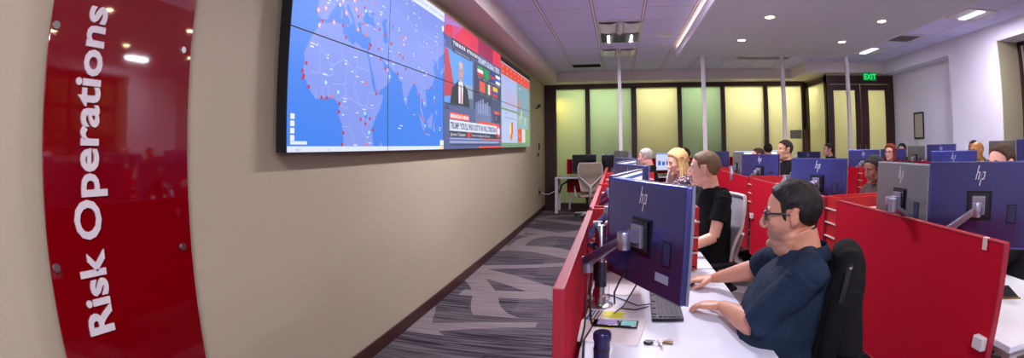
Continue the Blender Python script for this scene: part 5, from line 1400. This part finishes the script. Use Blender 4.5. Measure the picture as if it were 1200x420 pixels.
person(1.30, 8.75, R(80), 'dark-haired person far behind, just above the blonde woman', 1.40, S_OLIVE, H_DKBR, 'short', C_GREY, TR_DARK, None, 'long', lean=.02)
chair(1.33, 8.75, R(80), 'grey', 'mesh chair of the person far behind the blonde woman')
# row B
person(2.48, 2.38, R(95), 'person with swept-back dark brown hair, only the top of the head above the right-edge monitor', 1.435, S_PINK, H_BROWN, 'short', C_BLACK, TR_DARK, None, 'long', lean=.04, hands=(.16, .36, .775), hscale=1.04)
chair(2.50, 2.38, R(95), 'dark', 'dark chair behind the right-edge monitor')
person(2.54, 4.24, R(98), 'woman in a brown jacket with dark hair tied back, looking down', 1.335, S_DARK, H_BLACK, 'pulled', C_BROWN, TR_DARK, None, 'long', female=True, lean=.02, head_pitch=R(-14), head_yaw=R(4), hands=(.15, .34, .775), hscale=1.04)
chair(2.58, 4.2, R(98), 'beige', 'beige mesh chair behind the woman in the brown jacket')
person(2.30, 6.18, R(88), 'man in a black polo shirt with short black hair, sitting upright in the middle row', 1.50, S_OLIVE, H_BLACK, 'short', C_BLACK, TR_DARK, None, 'tee', lean=.02, head_yaw=R(14), hands=(.16, .36, .775), hscale=1.05, seat=.52)
chair(2.32, 6.18, R(88), 'grey', 'mesh chair of the man in black polo in the middle row')
person(2.38, 7.72, R(85), 'brown-haired person barely showing above the purple monitor with the bright mount', 1.385, S_PINK, H_BROWN, 'short', C_GREY, TR_DARK, None, 'long', lean=.02)
chair(2.40, 7.72, R(85), 'grey', 'mesh chair at the far end of the middle row')
person(2.95, 9.1, R(0), 'person with short dark hair facing the glass wall far behind', 1.45, S_OLIVE, H_DKBR, 'short', C_GREY, TR_DARK, None, 'long', lean=.02)
chair(2.95, 9.0, R(0), 'grey', 'mesh chair turned to the glass wall, beyond the third service pole')
# row C
person(4.35, 4.68, R(80), 'bald bronze-skinned man behind the blue monitor at the right', 1.425, S_BRONZE, H_BLACK, 'short', C_BLACK, TR_DARK, None, 'long', lean=.02, head_yaw=R(14), bald=True)
chair(4.38, 4.66, R(80), 'dark', 'dark chair of the bald man')
person(4.33, 6.78, R(100), 'woman with red hair and glasses facing the camera side, third row', 1.395, S_PINK, H_RED, 'bob', C_WINE, TR_DARK, None, 'long', female=True, lean=.02, head_yaw=R(22), glasses='black')
chair(4.36, 6.76, R(100), 'dark', 'dark chair of the woman with red hair')
person(4.26, 9.02, R(88), 'dark-haired person in black far behind, in profile before the dark doors', 1.415, S_PINK, H_DKBR, 'pulled', C_BLACK, TR_DARK, None, 'long', female=True, lean=.02)
chair(4.28, 9.02, R(88), 'grey', 'mesh chair far behind before the doors')
# row D
person(5.70, 6.28, R(90), 'person with close-cropped black hair by the lavender wall', 1.415, S_DARK, H_BLACK, 'buzz', C_GREY, TR_DARK, None, 'long', lean=.0, hands=(.15, .30, .775))
person(5.73, 8.55, R(82), 'person with long black hair turned away beside the woman with red hair', 1.37, S_OLIVE, H_BLACK, 'long', C_BLACK, TR_DARK, None, 'long', female=True, lean=.0, head_yaw=R(50), hands=(.15, .30, .775))
chair(5.68, 6.28, R(90), 'grey', 'mesh chair against the lavender wall, nearer one')
chair(5.69, 8.55, R(82), 'grey', 'mesh chair against the lavender wall, farther one')
bpy.data.scenes.remove(TMP)
# ------------------------------------------------------------------ light of the place
w = bpy.data.worlds.new('sky'); sc.world = w; w.use_nodes = True
bg = w.node_tree.nodes['Background']; bg.inputs[0].default_value = (.80, .84, 1.0, 1); bg.inputs[1].default_value = .9
# lit rooms behind the frosted glass
def room_lamp(x, y, sx, power, col): 
    area('corridor_lamp', (x, y, 3.03), (sx, .35), power, col)
PW = 42
for (a, b_), c, k in zip(XP, ((.95, .95, .6), (.82, 1.0, .80), (1, .99, .78), (.84, 1.0, .80), (1, .97, .76), (1, .96, .74)), (.38, .50, 1.08, .72, 1.08, 1.05)):
    if a < -1: area('corridor_lamp', (-1.42, 11.62, 2.6), (.15, .2), PW*.35, (1, .55, .10))
    room_lamp((a+b_)/2, 11.95, .7, PW*k, c)
room_lamp(-.75, 12.2, .5, PW*.55, (.85, 1, .75))
room_lamp(5.3, 10.9, 1.2, PW*1.4, (1, .95, .66)); room_lamp(5.6, 12.0, 1.2, PW*.8, (1, .95, .66))

# ------------------------------------------------------------------ camera: an equidistant fisheye, as the photograph's lens
cd = bpy.data.cameras.new('camera'); cam = bpy.data.objects.new('camera', cd); COL.objects.link(cam); sc.camera = cam
FPX, YAW, PITCH, ROLL, CYP, HC = 571.9, .2124, .0437, -.0075, 145.0, 1.5
cam.location = (0, 0, HC)
cr, sr = math.cos(ROLL), math.sin(ROLL); cp, sp = math.cos(PITCH), math.sin(PITCH); cy, sy = math.cos(YAW), math.sin(YAW)
Rr = Matrix(((cr, -sr, 0), (sr, cr, 0), (0, 0, 1))); Pm = Matrix(((1, 0, 0), (0, cp, sp), (0, -sp, cp))); Ym = Matrix(((cy, 0, -sy), (0, 1, 0), (sy, 0, cy)))
Q = Ym @ Pm @ Rr        # camera (right, up, forward) -> (X, up, Y)
def col_(v):
    d = Q @ Vector(v); return Vector((d.x, d.z, d.y))
rx, ux, fx = col_((1, 0, 0)), col_((0, 1, 0)), col_((0, 0, 1))
cam.matrix_world = Matrix(((rx.x, ux.x, -fx.x, 0), (rx.y, ux.y, -fx.y, 0), (rx.z, ux.z, -fx.z, HC), (0, 0, 0, 1)))
cd.type = 'PANO'; cd.panorama_type = 'FISHEYE_LENS_POLYNOMIAL'; cd.sensor_fit = 'HORIZONTAL'
cd.sensor_width = 12.0; cd.sensor_height = 4.2; cd.fisheye_fov = R(200)
cd.fisheye_polynomial_k0 = 0; cd.fisheye_polynomial_k1 = -1/(FPX/100); cd.fisheye_polynomial_k2 = 0; cd.fisheye_polynomial_k3 = 0; cd.fisheye_polynomial_k4 = 0
cd.shift_y = -(210-CYP)/420
cd.clip_start = .01
vs = sc.view_settings; vs.view_transform = 'Standard'; vs.look = 'None'; vs.gamma = 1; vs.use_curve_mapping = False; vs.exposure = 0.15
sc.cycles.max_bounces = 8; sc.cycles.diffuse_bounces = 5; sc.cycles.glossy_bounces = 4; sc.cycles.transparent_max_bounces = 8
sc.cycles.sample_clamp_indirect = 6; sc.cycles.use_denoising = True; sc.cycles.caustics_reflective = False; sc.cycles.caustics_refractive = False
